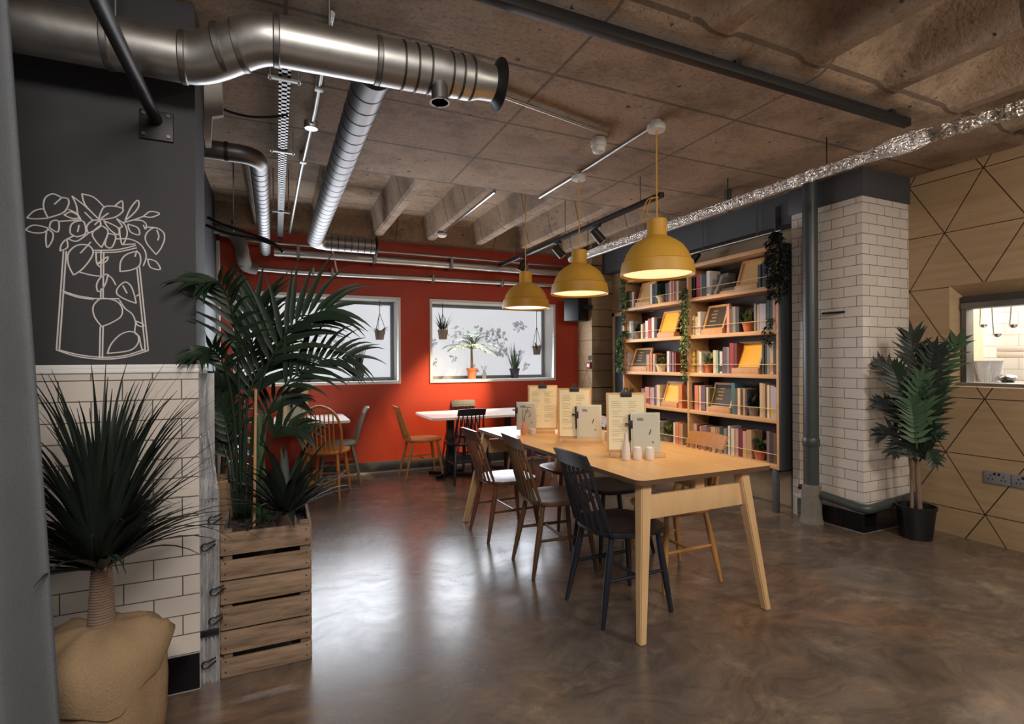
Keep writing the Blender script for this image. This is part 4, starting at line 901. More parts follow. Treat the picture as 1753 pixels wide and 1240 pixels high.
comp(4, 'left', 1040, 10.33, [('purple', 262, 322, 230), ('charcoal', 326, 386, 205), ('olive', 390, 428, 190), ('cream', 434, 470, 188), ('maroon', 474, 496, 190), ('p', 500, 752, 'board', .30, 'plain wooden backed frame'), ('white', 762, 798, 235), ('black', 802, 838, 228), ('green', 842, 884, 222), ('o', 890, 1010, 'pot_cream', 'leaf_mid', 'square cream pot with a small plant', .10), ('charcoal', 1024, 1068, 210), ('olive', 1072, 1104, 215), ('pink', 1108, 1142, 225), ('coral', 1146, 1180, 222), ('brown', 1184, 1222, 215), ('beige', 1230, 1268, 210)])
comp(3, 'left', 1040, 10.33, [('brown', 252, 304, 210), ('tan', 310, 384, 212), ('white', 390, 428, 222, 0, 'teal'), ('grey', 432, 466, 220), ('o', 478, 588, 'pot_grey', 'leaf_dark', 'grey pot with a dark trailing plant', .13), ('cream', 592, 624, 170), ('brown', 630, 658, 180), ('white', 662, 714, 205, 0, 'pink'), ('red', 718, 778, 225), ('white', 782, 828, 232), ('navy', 832, 868, 222), ('p', 882, 1180, 'yellow_sheet', .305, 'yellow sheeted frame')])
comp(2, 'left', 1040, 10.33, [('lilac', 332, 380, 220), ('p', 392, 688, 'slate', .29, 'dark lettered board'), ('tan', 692, 746, 195), ('coral', 750, 788, 210), ('beige', 792, 832, 200), ('brown', 836, 868, 190), ('o', 882, 1022, 'pot_cream', 'leaf_olive', 'cream pot with a yellowish leafed plant', .11), ('white', 1046, 1090, 225), ('purple', 1094, 1130, 222), ('mauve', 1134, 1170, 215), ('maroon', 1173, 1200, 205)])
comp(1, 'left', 1050, 8.857, [('o', 115, 185, 'ceramic', 'leaf_olive', 'tiny white pot with a succulent', .07), ('o', 192, 300, 'red_plastic', 'leaf_mid', 'small red pot with a spreading leafy plant', .12), ('mauve', 422, 472, 180), ('pink', 482, 545, 200, 0, 'red'), ('pink', 548, 588, 195), ('lilac', 591, 618, 200), ('mauve', 622, 652, 225), ('cream', 655, 702, 232), ('p', 722, 962, 'yellow_sheet', .29, 'yellow sheeted frame'), ('orange', 982, 1040, 245)])
comp(0, 'left', 1050, 8.857, [('charcoal', 582, 624, 225), ('navy', 628, 656, 215), ('white', 660, 688, 215), ('navy', 691, 708, 205), ('olive', 712, 758, 212), ('o', 768, 892, 'pot_grey', 'leaf_olive', 'stone grey pot with a bushy green plant', .13), ('cream', 902, 934, 225), ('coral', 940, 978, 235), ('orange', 981, 1010, 228), ('tan', 1014, 1046, 225)])
# a big pale box-shaped book and two lying books on the top right shelf
o = MB(); o.box(0, .10, -.09, .09, 0, .21, .002); o.box(-.0006, .0003, -.05, .04, .125, .155, 0, 1); o = o.obj('book', [col(CO['grey']), col(CO['charcoal'])], None, 0); o.location = (SX+.13, yof(1222), ZT[4]); tag(o, 'large pale grey book standing face out on the top shelf of the right bay', 'book')
o = MB(); o.box(0, .15, -.10, .10, 0, .028, .001); o.box(.004, .152, -.097, .097, .004, .024, 0, 1); o = o.obj('book', [col(CO['beige']), M['pages']], None, 0); o.location = (SX+.06, yof(1243), ZT[4]); tag(o, 'book lying flat under another on the top shelf of the right bay', 'book', 'books lying flat')
o = MB(); o.box(0, .14, -.085, .085, 0, .024, .001); o.box(.004, .142, -.082, .082, .004, .02, 0, 1); o = o.obj('book', [col(CO['brown']), M['pages']], None, 0); o.location = (SX+.065, yof(1242), ZT[4]+.0285); tag(o, 'brown book lying on another flat book on the top shelf of the right bay', 'book', 'books lying flat')

# trailing plants on the shelf
def trailing(x, y, z, label, vines, leaf, pot_r=.05, dense=46, lw=.026, front=-.10):
    t = thing('trailing_ivy', label, 'trailing plant', (x, y, z), 0, 'trailing plants on the bookshelf')
    MB().lathe([(0, 0), (pot_r*.75, 0), (pot_r, .07), (pot_r*.9, .07), (0, .06)], 16).obj('pot', M['pot_dark'], t)
    st = MB(); lf = MB()
    for (dy, L, fx) in vines:
        pts = [Vector((0, 0, .06)), Vector((fx*.5, dy*.4, .10)), Vector((fx, dy*.8, .03))]; n = 8
        for i in range(1, n+1): pts.append(Vector((fx+random.uniform(-.008, .008), dy+random.uniform(-.015, .015), .02-L*i/n)))
        pts = spline(pts, 3); st.tube(pts, .0022, 4)
        for k in range(int(1.9*dense*L/.5)+14):
            p = random.choice(pts); az = random.uniform(PI*.5, PI*1.5)
            lf.blade(p+Vector((random.uniform(-.01, .01), random.uniform(-.012, .012), 0)), az, random.uniform(-.9, .5), lw*random.uniform(.9, 1.7), lw*random.uniform(.7, 1), .5, 3, .2, shape=.6)
    st.obj('vine', M['stem'], t); lf.obj('leaves', M[leaf], t, 'open'); return t
trailing(SX+.06, 5.14, ZTOP, 'grey green ivy hanging down the left end of the bookshelf from its top', [(.03, .55, -.075), (.0, .50, -.08), (.05, .42, -.078)], 'leaf_ivy', .04, 60, .032)
trailing(SX+.055, 5.155, ZT[3], 'thick bunch of ivy hanging beside the dark door at the left of the bookshelf', [(.05, .42, -.08), (.085, .36, -.085), (.02, .40, -.08), (.07, .30, -.10), (.11, .38, -.07)], 'leaf_ivy', .03, 85, .034)
trailing(SX+.055, YM+.055, ZT[4], 'pale mottled ivy hanging down the divider of the bookshelf', [(-.03, .85, -.075), (-.06, .70, -.08), (-.01, .78, -.085), (-.085, .5, -.075)], 'leaf_olive', .035, 62, .030)
trailing(SX+.08, Y0+.07, ZTOP, 'dark bushy plant hanging from the top right of the bookshelf', [(-.10, .50, -.095), (-.04, .44, -.10), (.0, .46, -.10), (-.12, .34, -.08), (-.07, .46, -.11), (-.12, .44, -.03)], 'leaf_black', .05, 80, .032)
trailing(SX+.055, Y0+.085, ZT[3], 'small trailing plant at the right end of the second shelf, hanging over its edge', [(-.02, .16, -.07), (.02, .12, -.075)], 'leaf_dark', .03, 60)
# conduit rail on hangers above the bookshelf and a dark uplighter
t = thing('hanging_rail', 'thin grey rail hung on rods above the bookshelf', 'rail')
MB().tube([(3.93, 3.1, 2.40), (3.93, 5.3, 2.40)], .012, 10).obj('rail', M['steel_dark'], t)
for y in (3.35, 4.0, 4.9): MB().tube([(3.93, y, 2.40), (3.93, y, ZC+.002 if y < 3.98 else 2.9)], .005, 6).obj('hanger_rod', M['steel_dark'], t)
MB().tube([(3.95, 3.17, 2.3), (3.95, 3.17, 2.62)], .014, 10).obj('end_post', M['grey_paint'], t)
t = thing('shelf_lamp', 'small black lamp on top of the bookshelf by the nearest pendant', 'lamp', (3.88, 4.06, ZTOP))
MB().lathe([(0, 0), (.035, 0), (.035, .012), (0, .012)], 16).obj('base', M['black'], t); MB().tube([(0, 0, .01), (0, 0, .05)], .008, 8).obj('stem', M['black'], t)
MB().tube([(0, .05, .045), (0, .02, .06), (0, -.06, .095)], [.045, .042, .022], 16).obj('lamp_head', M['black'], t)
# ================================================================== PLANTS ON THE WINDOW SILLS
SZ = WZ[0]+.014; SY = 6.33
def sill(u, label, pot, leaf, r, hp, hl, n, kind, name='potted_plant'):
    x = at(u, 650, y=SY).x; return potted(name, 0, SZ, label, pot, leaf, r, hp, hl, n, x, SY, 'potted plant', 'plants on the window sills', kind)
random.seed(21)
sill(613, 'dark pot of upright sword leaves on the sill of the left window', 'pot_dark', 'leaf_dark', .078, .14, .42, 13, 'sword')
sill(523, 'bushy lime green plant on the left sill behind the palm fronds', 'pot_dark', 'leaf_lime', .07, .13, .46, 12, 'palm')
sill(808, 'small palm in a terracotta pot on the sill of the right window', 'terracotta', 'leaf_olive', .068, .14, .55, 20, 'palm')
sill(881, 'dark pot of upright sword leaves on the sill of the right window', 'pot_dark', 'leaf_mid', .066, .13, .40, 17, 'sword')
t = thing('glass_jar', 'small glass jar with twigs between the two pots on the right sill', 'jar', (at(829, 650, y=SY).x, SY, SZ))
MB().lathe([(0, 0), (.028, 0), (.03, .06), (.02, .085), (.02, .10), (.016, .10), (.024, .06), (.022, .006), (0, .006)], 16).obj('jar_body', M['pvc'], t)
b = MB(); [b.tube([(0, 0, .01), (.01*math.cos(k), 0, .1), (.045*math.cos(k*1.3), .02*math.sin(k), .17)], .002, 5) for k in range(5)]; b.obj('twig', M['stem'], t)
def hanging(u, v, label, kind, leaf, r=.06, hp=.10, hl=.18, n=16):
    p = at(u, v, y=SY); zp = p.z-hp/2
    t = thing('hanging_planter', label, 'hanging plant', (p.x, SY, zp), 0, 'plants hanging in the windows')
    MB().lathe([(0, 0), (r*.75, 0), (r, hp), (r*.9, hp), (0, hp*.9)], 18).obj('pot', M['pot_grey'], t)
    top = WZ[1]-.014-zp; kn = hp+.30*(top-hp)+.1; b = MB()
    for k in range(3): b.tube([(r*math.cos(k*2.1), r*math.sin(k*2.1), hp*.6), (r*.9*math.cos(k*2.1), r*.9*math.sin(k*2.1), hp+.05), (0, 0, kn)], .0035, 5)
    b.tube([(0, 0, kn), (0, 0, top+.002)], .004, 6); b.obj('rope', M['dark_ink'], t)
    b = MB()
    for k in range(n):
        az = random.uniform(0, 2*PI)
        if kind == 'sword': b.blade((r*.4*math.cos(az), r*.4*math.sin(az), hp*.9), az, random.uniform(.9, 1.4), hl*random.uniform(.5, 1), .022, .3, 5, .2, shape=.4)
        else: b.blade((r*.6*math.cos(az), r*.6*math.sin(az), hp*.9), az, random.uniform(-.2, 1.1), hl*random.uniform(.4, .9), .02, 1.0, 5, .2)
    b.obj('leaves', M[leaf], t, 'open'); return t
hanging(650, 574, 'roped pot hanging at the right of the left window', 'bush', 'leaf_olive', .062, .11, .16, 22)
hanging(758, 573, 'roped pot of upright leaves hanging at the left of the right window', 'sword', 'leaf_dark', .065, .12, .30, 16)
hanging(919, 600, 'roped pot with thin trailing leaves hanging at the right of the right window', 'bush', 'leaf_dark', .062, .12, .14, 22)

# ================================================================== CRATES AND PLANTS ON THE LEFT
CX0, CX1, CY0, CY1 = -.213, .128, 2.43, 2.84
def crate(z0, h, label):
    t = thing('wooden_crate', label, 'crate', ((CX0+CX1)/2, (CY0+CY1)/2, z0), 0, 'stacked wooden crates')
    w_, d = (CX1-CX0)/2, (CY1-CY0)/2; n = 3; s_ = (h-.004)/n; random.seed(int(z0*100)+3)
    for k in range(n):
        gap = .022 if k == (1 if z0 > .1 else 0) else .009; za, zb = k*s_+.002, (k+1)*s_-gap+.002
        for sy in (-1, 1): MB().box(-w_, w_, sy*d-.006, sy*d+.006, za, zb, .002).obj('slat', M['crate'], t)
        for sx in (-1, 1): MB().box(sx*w_-.006, sx*w_+.006, -d+.006, d-.006, za, zb, .002).obj('side_slat', M['crate'], t)
    for sx in (-1, 1):
        for sy in (-1, 1): MB().box(sx*(w_-.024)-.017, sx*(w_-.024)+.017, sy*(d-.024)-.017, sy*(d-.024)+.017, .002, h-.003, .003).obj('corner_post', M['crate_dark'], t)
    MB().box(-w_+.007, w_-.007, -d+.007, d-.007, .004, .014).obj('base_board', M['crate_dark'], t)
    b = MB()
    for k in range(n):
        for sx in (-1, 1):
            for dz in (.25, .7): b.tube([(sx*(w_-.016), -d-.004, k*s_+dz*s_), (sx*(w_-.016), -d-.0075, k*s_+dz*s_)], .003, 6)
    b.obj('nails', M['black'], t); return t
crate(0, .297, 'lower weathered wooden crate of the stack beside the tiled pier')
up = crate(.299, .305, 'upper weathered wooden crate, planted with palm and strap leaves')
b = MB(); w_, d = (CX1-CX0)/2-.012, (CY1-CY0)/2-.012; n = 12; vs = []; random.seed(3)
for j in range(n+1):
    for i in range(n+1): vs.append((-w_+2*w_*i/n, -d+2*d*j/n, .255+random.uniform(-.012, .015)))
b._add(vs, [(j*(n+1)+i, j*(n+1)+i+1, (j+1)*(n+1)+i+1, (j+1)*(n+1)+i) for j in range(n) for i in range(n)])
for k in range(60): 
    x, y = random.uniform(-w_+.02, w_-.02), random.uniform(-d+.02, d-.02); b.blade((x, y, .265), random.uniform(0, 6.3), random.uniform(0, .7), .05, .014, .5, 3)
b.obj('bark_mulch', M['soil'], up, 'open')

# kentia palm
random.seed(12)
P0 = Vector((-.075, 2.66, .555)); t = thing('potted_palm', 'tall dark palm with drooping feather fronds growing from the upper crate', 'palm', tuple(P0))
def fr(px, leaf, wd, pairs, y0=2.64, y1=2.6, sag=.6, start=.4, nrm=(-.3, -.9, .3)):
    n = len(px)-1; pts = [at(u, v, y=y0+(y1-y0)*i/n)-P0 for i, (u, v) in enumerate(px)]
    b = MB(); b.path_frond(pts, leaf, wd, pairs, start, nrm, sag)
    for v in b.bm.verts:
        wv = v.co+P0
        if wv.x < -.276 and wv.y > 2.372:
            if wv.y < 2.56: v.co.y = 2.372-P0.y-.02*(wv.y-2.372)
            else: v.co.x = -.272-P0.x
    b.obj('frond', M['leaf_dark'], t, 'open')
fr([(412, 885), (410, 690), (402, 560), (380, 490), (345, 484)], .20, .026, 13, 2.66, 2.33, 1.0)
fr([(424, 885), (436, 700), (466, 610), (508, 552), (560, 530)], .36, .028, 12, 2.66, 2.50, .8, .45)
fr([(432, 885), (450, 740), (486, 665), (540, 622), (596, 612)], .26, .022, 12, 2.66, 2.48, .9, .5)
fr([(418, 885), (424, 680), (432, 580), (440, 520)], .30, .030, 10, 2.70, 2.74, .5, .5)
fr([(408, 885), (402, 730), (388, 640), (366, 600), (345, 606)], .16, .024, 11, 2.66, 2.38, 1.0, .5)
fr([(405, 885), (396, 790), (384, 720), (366, 690)], .18, .028, 9, 2.68, 2.76, .8, .45)
fr([(430, 885), (440, 760), (466, 690), (500, 680)], .22, .024, 9, 2.66, 2.82, .9, .5)
fr([(420, 885), (416, 740), (424, 640), (470, 560)], .30, .026, 10, 2.68, 2.86, .7, .5)
fr([(406, 885), (398, 760), (382, 680), (356, 652)], .20, .030, 10, 2.70, 2.80, .9, .4)
fr([(402, 885), (392, 800), (376, 750), (356, 742)], .17, .028, 9, 2.70, 2.84, .9, .4)
fr([(436, 885), (452, 780), (482, 735), (520, 735)], .17, .022, 9, 2.66, 2.50, 1.0, .5)
fr([(416, 885), (420, 720), (440, 640), (480, 610)], .30, .028, 10, 2.68, 2.70, .8, .45)
b = MB()
for k in range(8): b.tube([(random.uniform(-.04, .04), random.uniform(-.04, .04), -.03), (random.uniform(-.035, .045), random.uniform(-.04, .04), .50)], [.014, .008], 8)
b.obj('stems', M['leaf_mid'], t)
MB().tube([(-.02, -.12, -.03), (-.01, -.10, .62)], .006, 8).obj('bamboo_cane', M['cane'], t)
# strap leaved plant in the crate front
t = thing('strap_leaf_plant', 'dark strap leaved plant at the front right of the upper crate', 'plant', (.035, 2.545, .56)); b = MB(); random.seed(14)
for k in range(46):
    az = random.uniform(-PI, PI*.35) if k % 3 else random.uniform(0, 2*PI); b.blade((.012*math.cos(az), .012*math.sin(az), .05), az, random.uniform(.35, 1.45), random.uniform(.26, .44), random.uniform(.03, .046), random.uniform(.3, 1.0), 7, .3, shape=.62)
b.obj('leaves', M['leaf_black'], t, 'open')
MB().lathe([(.0, -.03), (.035, -.03), (.045, .02), (.03, .06), (0, .07)], 12).obj('root_crown', M['trunk'], t)
# lime leaved plant behind the pier
random.seed(16)
t = thing('potted_plant', 'leafy plant with dark upper and lime green lower leaves behind the tiled pier', 'potted plant', (-.30, 3.25, 0))
MB().lathe([(0, 0), (.12, 0), (.16, .32), (.14, .32), (0, .30)], 20).obj('pot', M['pot_dark'], t)
b = MB(); [b.tube([(0, 0, .28), (.04*math.cos(k), .04*math.sin(k), .7), (.08*math.cos(k), .08*math.sin(k), 1.2)], .009, 6) for k in range(4)]; b.obj('stems', M['stem'], t)
b = MB()
for k in range(26): az = random.uniform(0, 2*PI); b.blade((.05*math.cos(az), .05*math.sin(az), random.uniform(.75, 1.25)), az, random.uniform(.0, .9), random.uniform(.16, .26), random.uniform(.10, .14), .8, 6, .2, shape=.75)
b.obj('dark_leaves', M['leaf_dark'], t, 'open'); b = MB()
for k in range(18): az = random.uniform(-2.4, .5); b.blade((.05*math.cos(az), .05*math.sin(az), random.uniform(.72, .98)), az, random.uniform(-.2, .5), random.uniform(.13, .19), random.uniform(.06, .08), .7, 6, .2, shape=.75)
b.obj('lime_leaves', M['leaf_lime'], t, 'open')
# hessian sack with tied neck standing behind the pier corner
t = thing('hessian_sack', 'slim hessian sack with a tied neck standing behind the crates at the pier', 'sack', (-.250, 2.915, 0))
MB().lathe([(0, 0), (.06, 0), (.068, .03), (.066, .45), (.064, .62), (.05, .68), (.02, .71), (.028, .74), (.012, .745), (0, .735)], 18).obj('bag', M['burlap'], t)
MB().lathe([(.022, .700), (.028, .708), (.022, .716)], 14).obj('neck_string', M['cane'], t)
# clear plastic weather curtain bunched at the pier edge, with snap hooks
t = thing('plastic_curtain', 'crinkled clear plastic weather curtain bunched at the edge of the tiled pier', 'curtain', (-.284, 2.43, 0)); b = MB(); random.seed(9)
cols_, rows_ = 16, 40; vs = []
for j in range(rows_+1):
    z = .0+1.25*j/rows_; k_ = .45+.55*min(1, max(0, (1.02-z)/.25))
    for i in range(cols_+1):
        x = .068*k_*i/cols_; vs.append((x, .015*math.sin(i*1.9+.25*math.sin(j*.5)+.04*j)+random.uniform(-.004, .004)-.005, z))
b._add(vs, [(j*(cols_+1)+i, j*(cols_+1)+i+1, (j+1)*(cols_+1)+i+1, (j+1)*(cols_+1)+i) for j in range(rows_) for i in range(cols_)]); b.obj('sheet', M['pvc'], t, 'open')
MB().box(-.004, .05, .02, .024, .0, 1.25).obj('edge_strip', M['steel'], t, 0)
for z, x in ((.66, .045), (.555, .02), (.255, .045), (.085, .02), (.37, .05)):
    b = MB(); q = arc((x, -.03, z), .014, PI*.35, PI*1.75, 10, 'xz'); b.tube(q, .0035, 6); b.tube([q[0], (x+.035, -.03, z+.022)], .0035, 6); b.tube([q[-1], (x+.035, -.03, z+.008)], .0035, 6); b.obj('snap_hook', M['black'], t)
MB().box(0, .066, -.032, -.020, .195, .222, .004).obj('strap', M['black_plastic'], t)

# foreground yucca in hessian
t = thing('potted_yucca', 'spiky dark yucca with a ringed trunk in a hessian wrapped pot beside the curtain', 'potted plant', (-.515, 2.06, 0))
b = MB(); N = 40; prof = [(.135, 0), (.155, .03), (.165, .15), (.172, .26), (.172, .33), (.168, .38), (.150, .405), (.115, .40)]
rg = []; random.seed(4); ph = [random.uniform(0, 6) for _ in range(4)]
for i, (r, z) in enumerate(prof):
    rg.append([Vector((r*(1+.04*math.sin(5*2*PI*k/N+ph[0])+.03*math.sin(9*2*PI*k/N+ph[1]+z*9))*math.cos(2*PI*k/N), r*(1+.04*math.sin(5*2*PI*k/N+ph[0])+.03*math.sin(9*2*PI*k/N+ph[1]+z*9))*math.sin(2*PI*k/N), z+(.02*math.sin(3*2*PI*k/N+ph[2]) if i > 3 else 0))) for k in range(N)])
b._add([v for r in rg for v in r], [(i*N+k, i*N+(k+1) % N, (i+1)*N+(k+1) % N, (i+1)*N+k) for i in range(len(rg)-1) for k in range(N)]+[tuple(range(N-1, -1, -1))]); b.obj('hessian_wrap', M['burlap'], t, 70)
b = MB(); prof = [(.178, .30, -.6), (.190, .36, -.3), (.172, .415, 0), (.12, .445, 0), (.062, .462, 0), (.036, .462, 0)]; rg = []
for i, (r, z, _) in enumerate(prof):
    rg.append([Vector((r*(1+.035*math.sin(4*2*PI*k/N+ph[3]+i*.5)+.02*math.sin(11*2*PI*k/N+i))*math.cos(2*PI*k/N), r*(1+.035*math.sin(4*2*PI*k/N+ph[3]+i*.5))*math.sin(2*PI*k/N), z+(.055 if i == 0 else .03 if i == 1 else .012 if i < 4 else 0)*math.sin(2*2*PI*k/N+1.0+.4*i)+.012*math.sin(7*2*PI*k/N+i)*(i < 4))) for k in range(N)])
b._add([v for r in rg for v in r], [(i*N+k, i*N+(k+1) % N, (i+1)*N+(k+1) % N, (i+1)*N+k) for i in range(len(rg)-1) for k in range(N)]); b.obj('hessian_fold', M['burlap'], t, 70)
b = MB(); z = .42; q = []; rr = []
while z < .69:
    q += [Vector((0, 0, z)), Vector((0, 0, z+.007))]; rr += [.041-.03*(z-.42)/.5, .0365-.03*(z-.42)/.5]; z += .0085
b.tube(q, rr, 18); b.obj('trunk', M['trunk'], t)
b = MB(); random.seed(6)
for k in range(210):
    az = random.uniform(0, 2*PI); sn = math.sin(az); f = k/210; el = .42+1.12*f**.85+random.uniform(-.1, .1); L = random.uniform(.46, .62)*(1 if sn < .1 or el > 1.2 else .66); L *= .9+.16*(el > 1.0)
    b.blade((.02*math.cos(az), .02*sn, .635+.05*f), az, min(1.52, el), L, random.uniform(.022, .034), random.uniform(.4, 1.0)*(1.3-f*.7), 8, .3, shape=.42)
for v in b.bm.verts:
    if v.co.y > .305: v.co.y = .305-.05*(v.co.y-.305)
    if v.co.x < -.10 and v.co.y < -.25: v.co.y = -.25
b.obj('leaves', M['leaf_black'], t, 'open')
# curtain
b = MB(); nn = 120; vs = []; Z = [0.015, .3, .7, 1.2, 1.7, 2.2, 2.62]; random.seed(2)
for j, z in enumerate(Z):
    fl = 1.0+.22*(1-z/2.6)
    for i in range(nn+1):
        s_ = i/nn; x = -.605+.125*(1-z/2.62)-.75*s_; y = 1.60-.30*s_+.055*fl*math.sin(2*PI*s_*7.5+.9+.15*math.sin(z*2))
        vs.append((x, y, z))
b._add(vs, [(j*(nn+1)+i, j*(nn+1)+i+1, (j+1)*(nn+1)+i+1, (j+1)*(nn+1)+i) for j in range(len(Z)-1) for i in range(nn)])
cu = thing('curtain', 'heavy grey curtain at the left edge of the picture', 'curtain', (0, 0, 0)); b.obj('cloth', M['curtain'], cu, 'open')
MB().tube([(-.40, 1.545, 2.64), (-1.4, 1.20, 2.64)], .014, 10).obj('rail', M['black'], cu)
for x, y in ((-.6, 1.475), (-1.2, 1.27)): MB().tube([(x, y, 2.64), (x, y, ZC+.26)], .006, 6).obj('rail_hanger', M['black'], cu)

# ================================================================== TALL PLANT BY THE COLUMN
random.seed(31)
t = thing('potted_plant', 'tall artificial tree with dark feather leaf clusters in a black pot by the column', 'potted plant', (4.215, 2.235, 0))
MB().lathe([(0, 0), (.095, 0), (.118, .21), (.124, .212), (.126, .235), (.116, .235), (.110, .20), (0, .195)], 28).obj('pot', M['black_plastic'], t)
b = MB(); b.tube(spline([(.03, -.01, .18), (.02, 0, .5), (-.01, -.01, .85), (.0, -.02, 1.15)], 6), .017, 8); b.obj('trunk', M['trunk'], t)
b = MB(); b.tube(spline([(-.05, .0, .18), (-.055, 0, .45), (-.10, -.02, .8)], 6), .011, 8); b.tube([(-.055, 0, .42), (-.16, -.04, .66)], .006, 6); b.tube([(.02, 0, .5), (-.06, -.03, .72)], .006, 6); b.obj('side_stem', M['trunk'], t)
B0 = Vector((4.215, 2.235, 0))
for pts, leaf, wd, pairs, mt, xx in (([(1572, 720), (1568, 640), (1561, 578)], .19, .046, 10, 'leaf_black', 4.18), ([(1580, 720), (1606, 650), (1638, 585)], .15, .042, 10, 'leaf_mid', 4.26), ([(1568, 720), (1538, 650), (1506, 622)], .13, .040, 9, 'leaf_black', 4.12),
    ([(1572, 760), (1572, 700), (1578, 648)], .16, .044, 9, 'leaf_mid', 4.05), ([(1578, 760), (1592, 710), (1602, 668)], .14, .040, 9, 'leaf_dark', 4.10), ([(1566, 760), (1536, 705), (1506, 690)], .12, .038, 9, 'leaf_black', 4.08), ([(1566, 790), (1538, 742), (1508, 742)], .12, .036, 8, 'leaf_black', 4.08),
    ([(1574, 770), (1592, 740), (1604, 742)], .11, .036, 8, 'leaf_dark', 4.08), ([(1574, 790), (1590, 770), (1600, 790)], .10, .034, 7, 'leaf_dark', 4.08), ([(1568, 740), (1548, 680), (1530, 632)], .15, .042, 9, 'leaf_dark', 4.02), ([(1570, 790), (1552, 760), (1530, 772)], .11, .034, 8, 'leaf_black', 4.05), ([(1574, 720), (1590, 650), (1600, 600)], .16, .044, 9, 'leaf_black', 4.22), ([(1570, 770), (1566, 720), (1560, 690)], .13, .04, 8, 'leaf_mid', 3.99)):
    q = [at(u, v, x=xx-.035*k)-B0 for k, (u, v) in enumerate(pts)]; b = MB(); b.path_frond(q, leaf, wd*.82, pairs+3, .12, (-.82, -.5, .25), .25, .006, 1.05)
    for v in b.bm.verts:
        if v.co.y > .18: v.co.y = .18
        if v.co.x > .29: v.co.x = .29
    b.obj('leaf_cluster', M[mt], t, 'open')

# ================================================================== SERVING HATCH AND KITCHEN
t = thing('serving_hatch', 'stainless framed serving hatch with a grey shutter box in the plywood wall', 'hatch', (HX, 0, 0))
b = MB(); i0, i1, j0, j1 = .62, 2.125, 1.12, 1.665    # inner opening
def quad(*p): b._add([Vector(q)-Vector((HX, 0, 0)) for q in p], [(0, 1, 2, 3)])
quad((HX, HY0, HZ1), (HX, HY1, HZ1), (HX+.10, i1, 1.745), (HX+.10, i0, 1.745)); quad((HX, HY1, HZ0), (HX, HY1, HZ1), (HX+.10, i1, 1.745), (HX+.10, i1, j0-.0)); quad((HX, HY0, HZ0), (HX, HY1, HZ0), (HX+.10, i1, j0-.008), (HX+.10, i0, j0-.008)); quad((HX, HY0, HZ0), (HX, HY0, HZ1), (HX+.10, i0, 1.745), (HX+.10, i0, j0)); b.obj('splayed_lining', M['ply_plain'], t, 0)
MB().box(.055, .17, i0, i1, 1.70, 1.748, .004).obj('shutter_box', M['slate'], t); MB().box(.05, .16, i0, i1, 1.655, 1.70, .006).obj('shutter_lip', M['steel_dark'], t)
MB().box(.06, .16, i1-.03, i1, j0, 1.66, .003).obj('guide_post', M['steel_dark'], t); MB().box(.06, .16, i0, i0+.03, j0, 1.66, .003).obj('guide_post', M['steel_dark'], t)
MB().box(.03, .62, i0, i1+.02, j0-.03, j0, .003).obj('steel_sill', M['steel'], t)
b = MB(); KX = 5.85
b.box(KX, KX+.05, -.2, 2.5, 0, 2.6); b.box(HX+.10, KX, -.2, -.16, 0, 2.6); b.box(HX+.10, KX, -.2, 2.44, 2.55, 2.6)
struct(b.obj('wall_kitchen', mat_tile('kitchen_tile', 1, .2, .1, (232, 226, 218), (168, 160, 150)), smooth=0))
struct(MB().box(HX+.10, KX, 2.40, 2.44, 0, 2.6).obj('wall_kitchen_side', mat_tile('kitchen_tile_side', 0, .2, .1, (232, 226, 218), (168, 160, 150)), smooth=0))
light('AREA', 'kitchen_lamp', (5.2, 1.6, 2.5), 62, (1, .95, .86), (5.2, 1.6, 0), shape='RECTANGLE', size=.9, size_y=.9)
struct(MB().box(5.12, 5.28, 2.30, 2.40, 0, 2.55).obj('trim_6', M['pages'], smooth=0))
t = thing('steel_counter', 'steel kitchen counter with a shelf seen through the hatch', 'counter', (5.5, 1.4, 0))
MB().box(-.30, .34, -1.0, .62, 1.06, 1.10, .004).obj('worktop', M['steel'], t); MB().box(-.10, .34, -1.0, .62, 1.28, 1.30, .003).obj('upper_shelf', M['steel'], t)
for y in (-.9, .55):
    MB().box(.30, .33, y, y+.03, 0, 1.30).obj('leg', M['steel_dark'], t, 0); MB().box(-.28, -.25, y, y+.03, 0, 1.06).obj('leg', M['steel_dark'], t, 0)
def ki(u, v, x): return at(u, v, x=x)
p = ki(1692, 655, 4.86); t = thing('plastic_tub', 'frosted tapered tub standing in the serving hatch', 'tub', (4.86, p.y, 1.12)); MB().lathe([(0, 0), (.058, 0), (.082, .15), (.086, .15), (.086, .157), (.078, .157), (.056, .006), (0, .006)], 24).obj('body', M['pvc'], t); MB().lathe([(0, .008), (.054, .008), (.072, .11), (0, .115)], 20).obj('contents', M['paper'], t)
p = ki(1664, 650, 4.86); cyl_thing('plastic_tub', 'narrow clear tub at the left post of the serving hatch', 'tub', (4.86, p.y, 1.12), [(0, 0), (.035, 0), (.038, .15), (.03, .15), (.03, .006), (0, .006)], 'ceramic')
p = ki(1725, 650, 4.82); cyl_thing('steel_bowl', 'small stack of steel bowls beside the frosted tub', 'bowl', (4.82, p.y, 1.12), [(0, 0), (.03, 0), (.055, .02), (.05, .026), (.06, .034), (.05, .05), (.02, .06), (0, .06)], 'chrome')
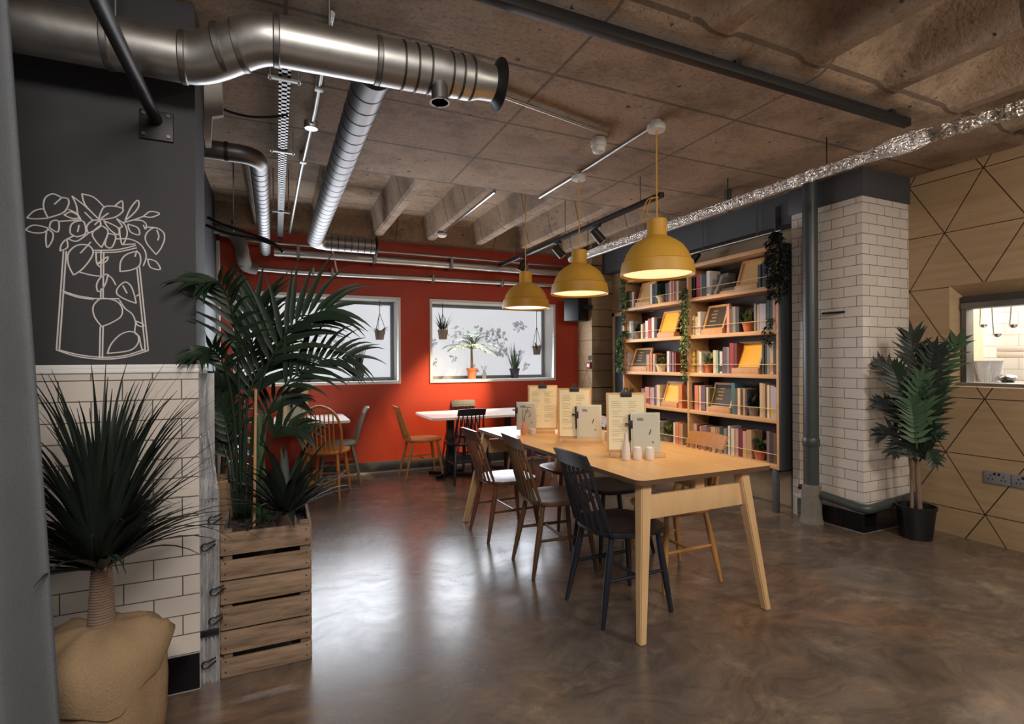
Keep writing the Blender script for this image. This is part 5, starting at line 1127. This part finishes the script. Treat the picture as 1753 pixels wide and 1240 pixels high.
t = thing('utensil_rail', 'steel rail above the hatch opening', 'rail', (4.80, 1.4, 1.715)); MB().tube([(0, -.75, 0), (0, .72, 0)], .008, 8).obj('bar', M['steel'], t)
for y in (-.7, .68): MB().tube([(0, y, 0), (0, y, .835)], .006, 6).obj('hanger_rod', M['steel'], t)
for u, v, tilt, lb in ((1680, 556, .2, 'leftmost steel ladle hanging inside the hatch'), (1699, 572, -.15, 'longer steel ladle hanging inside the hatch'), (1733, 556, .3, 'steel ladle hanging at the right of the hatch')):
    p = ki(u, v, 4.80); t = thing('ladle', lb, 'ladle', (4.80, p.y, 1.715), 0, 'ladles hanging in the hatch'); dz = p.z-1.715
    MB().tube([(0, 0, .008), (-.01, 0, 0), (-.006, tilt*.02, dz*.6), (0, tilt*.05, dz)], .004, 6).obj('handle', M['chrome'], t); MB().lathe([(0, -.026), (.018, -.02), (.028, 0), (.025, 0), (.016, -.016), (0, -.022)], 16, (0, tilt*.05-.02, dz)).obj('cup', M['chrome'], t)
for k, (u, h, lb) in enumerate(((1740, .05, 'lower white tray stacked on the kitchen shelf'), (1740, .045, 'upper white tray stacked on the kitchen shelf'))):
    p = ki(u, 600, 5.45); o = MB().box(-.1, .1, -.13, .13, 0, h-.004, .008).obj('serving_tray', M['ceramic']); o.location = (5.55, p.y, 1.30+k*.05); tag(o, lb, 'tray', 'trays on the kitchen shelf')
# sockets
for u, lb in ((1708, 'grey twin socket on the plywood wall below the hatch'), (1757, 'second grey twin socket, at the right edge of the picture')):
    p = at(u, 815 if u < 1720 else 823, x=HX); t = thing('wall_socket', lb, 'socket', (HX, p.y, .47), 0, 'twin sockets on the plywood wall')
    sp = MB().box(-.012, .001, -.073, .073, -.043, .043, .004).obj('plate', M['socket'], t)
    b = MB()
    for s_ in (-1, 1):
        for dy, dz in ((0, .012), (-.011, -.012), (.011, -.012)): b.box(-.0128, -.011, s_*.035+dy-.003, s_*.035+dy+.003, dz-.005, dz+.005)
    b.obj('pin_holes', M['black'], sp, 0); b = MB()
    for s_ in (-1, 1): b.box(-.015, -.011, s_*.012-.006, s_*.012+.006, .018, .034, .001)
    b.obj('switch', M['black_plastic'], sp)
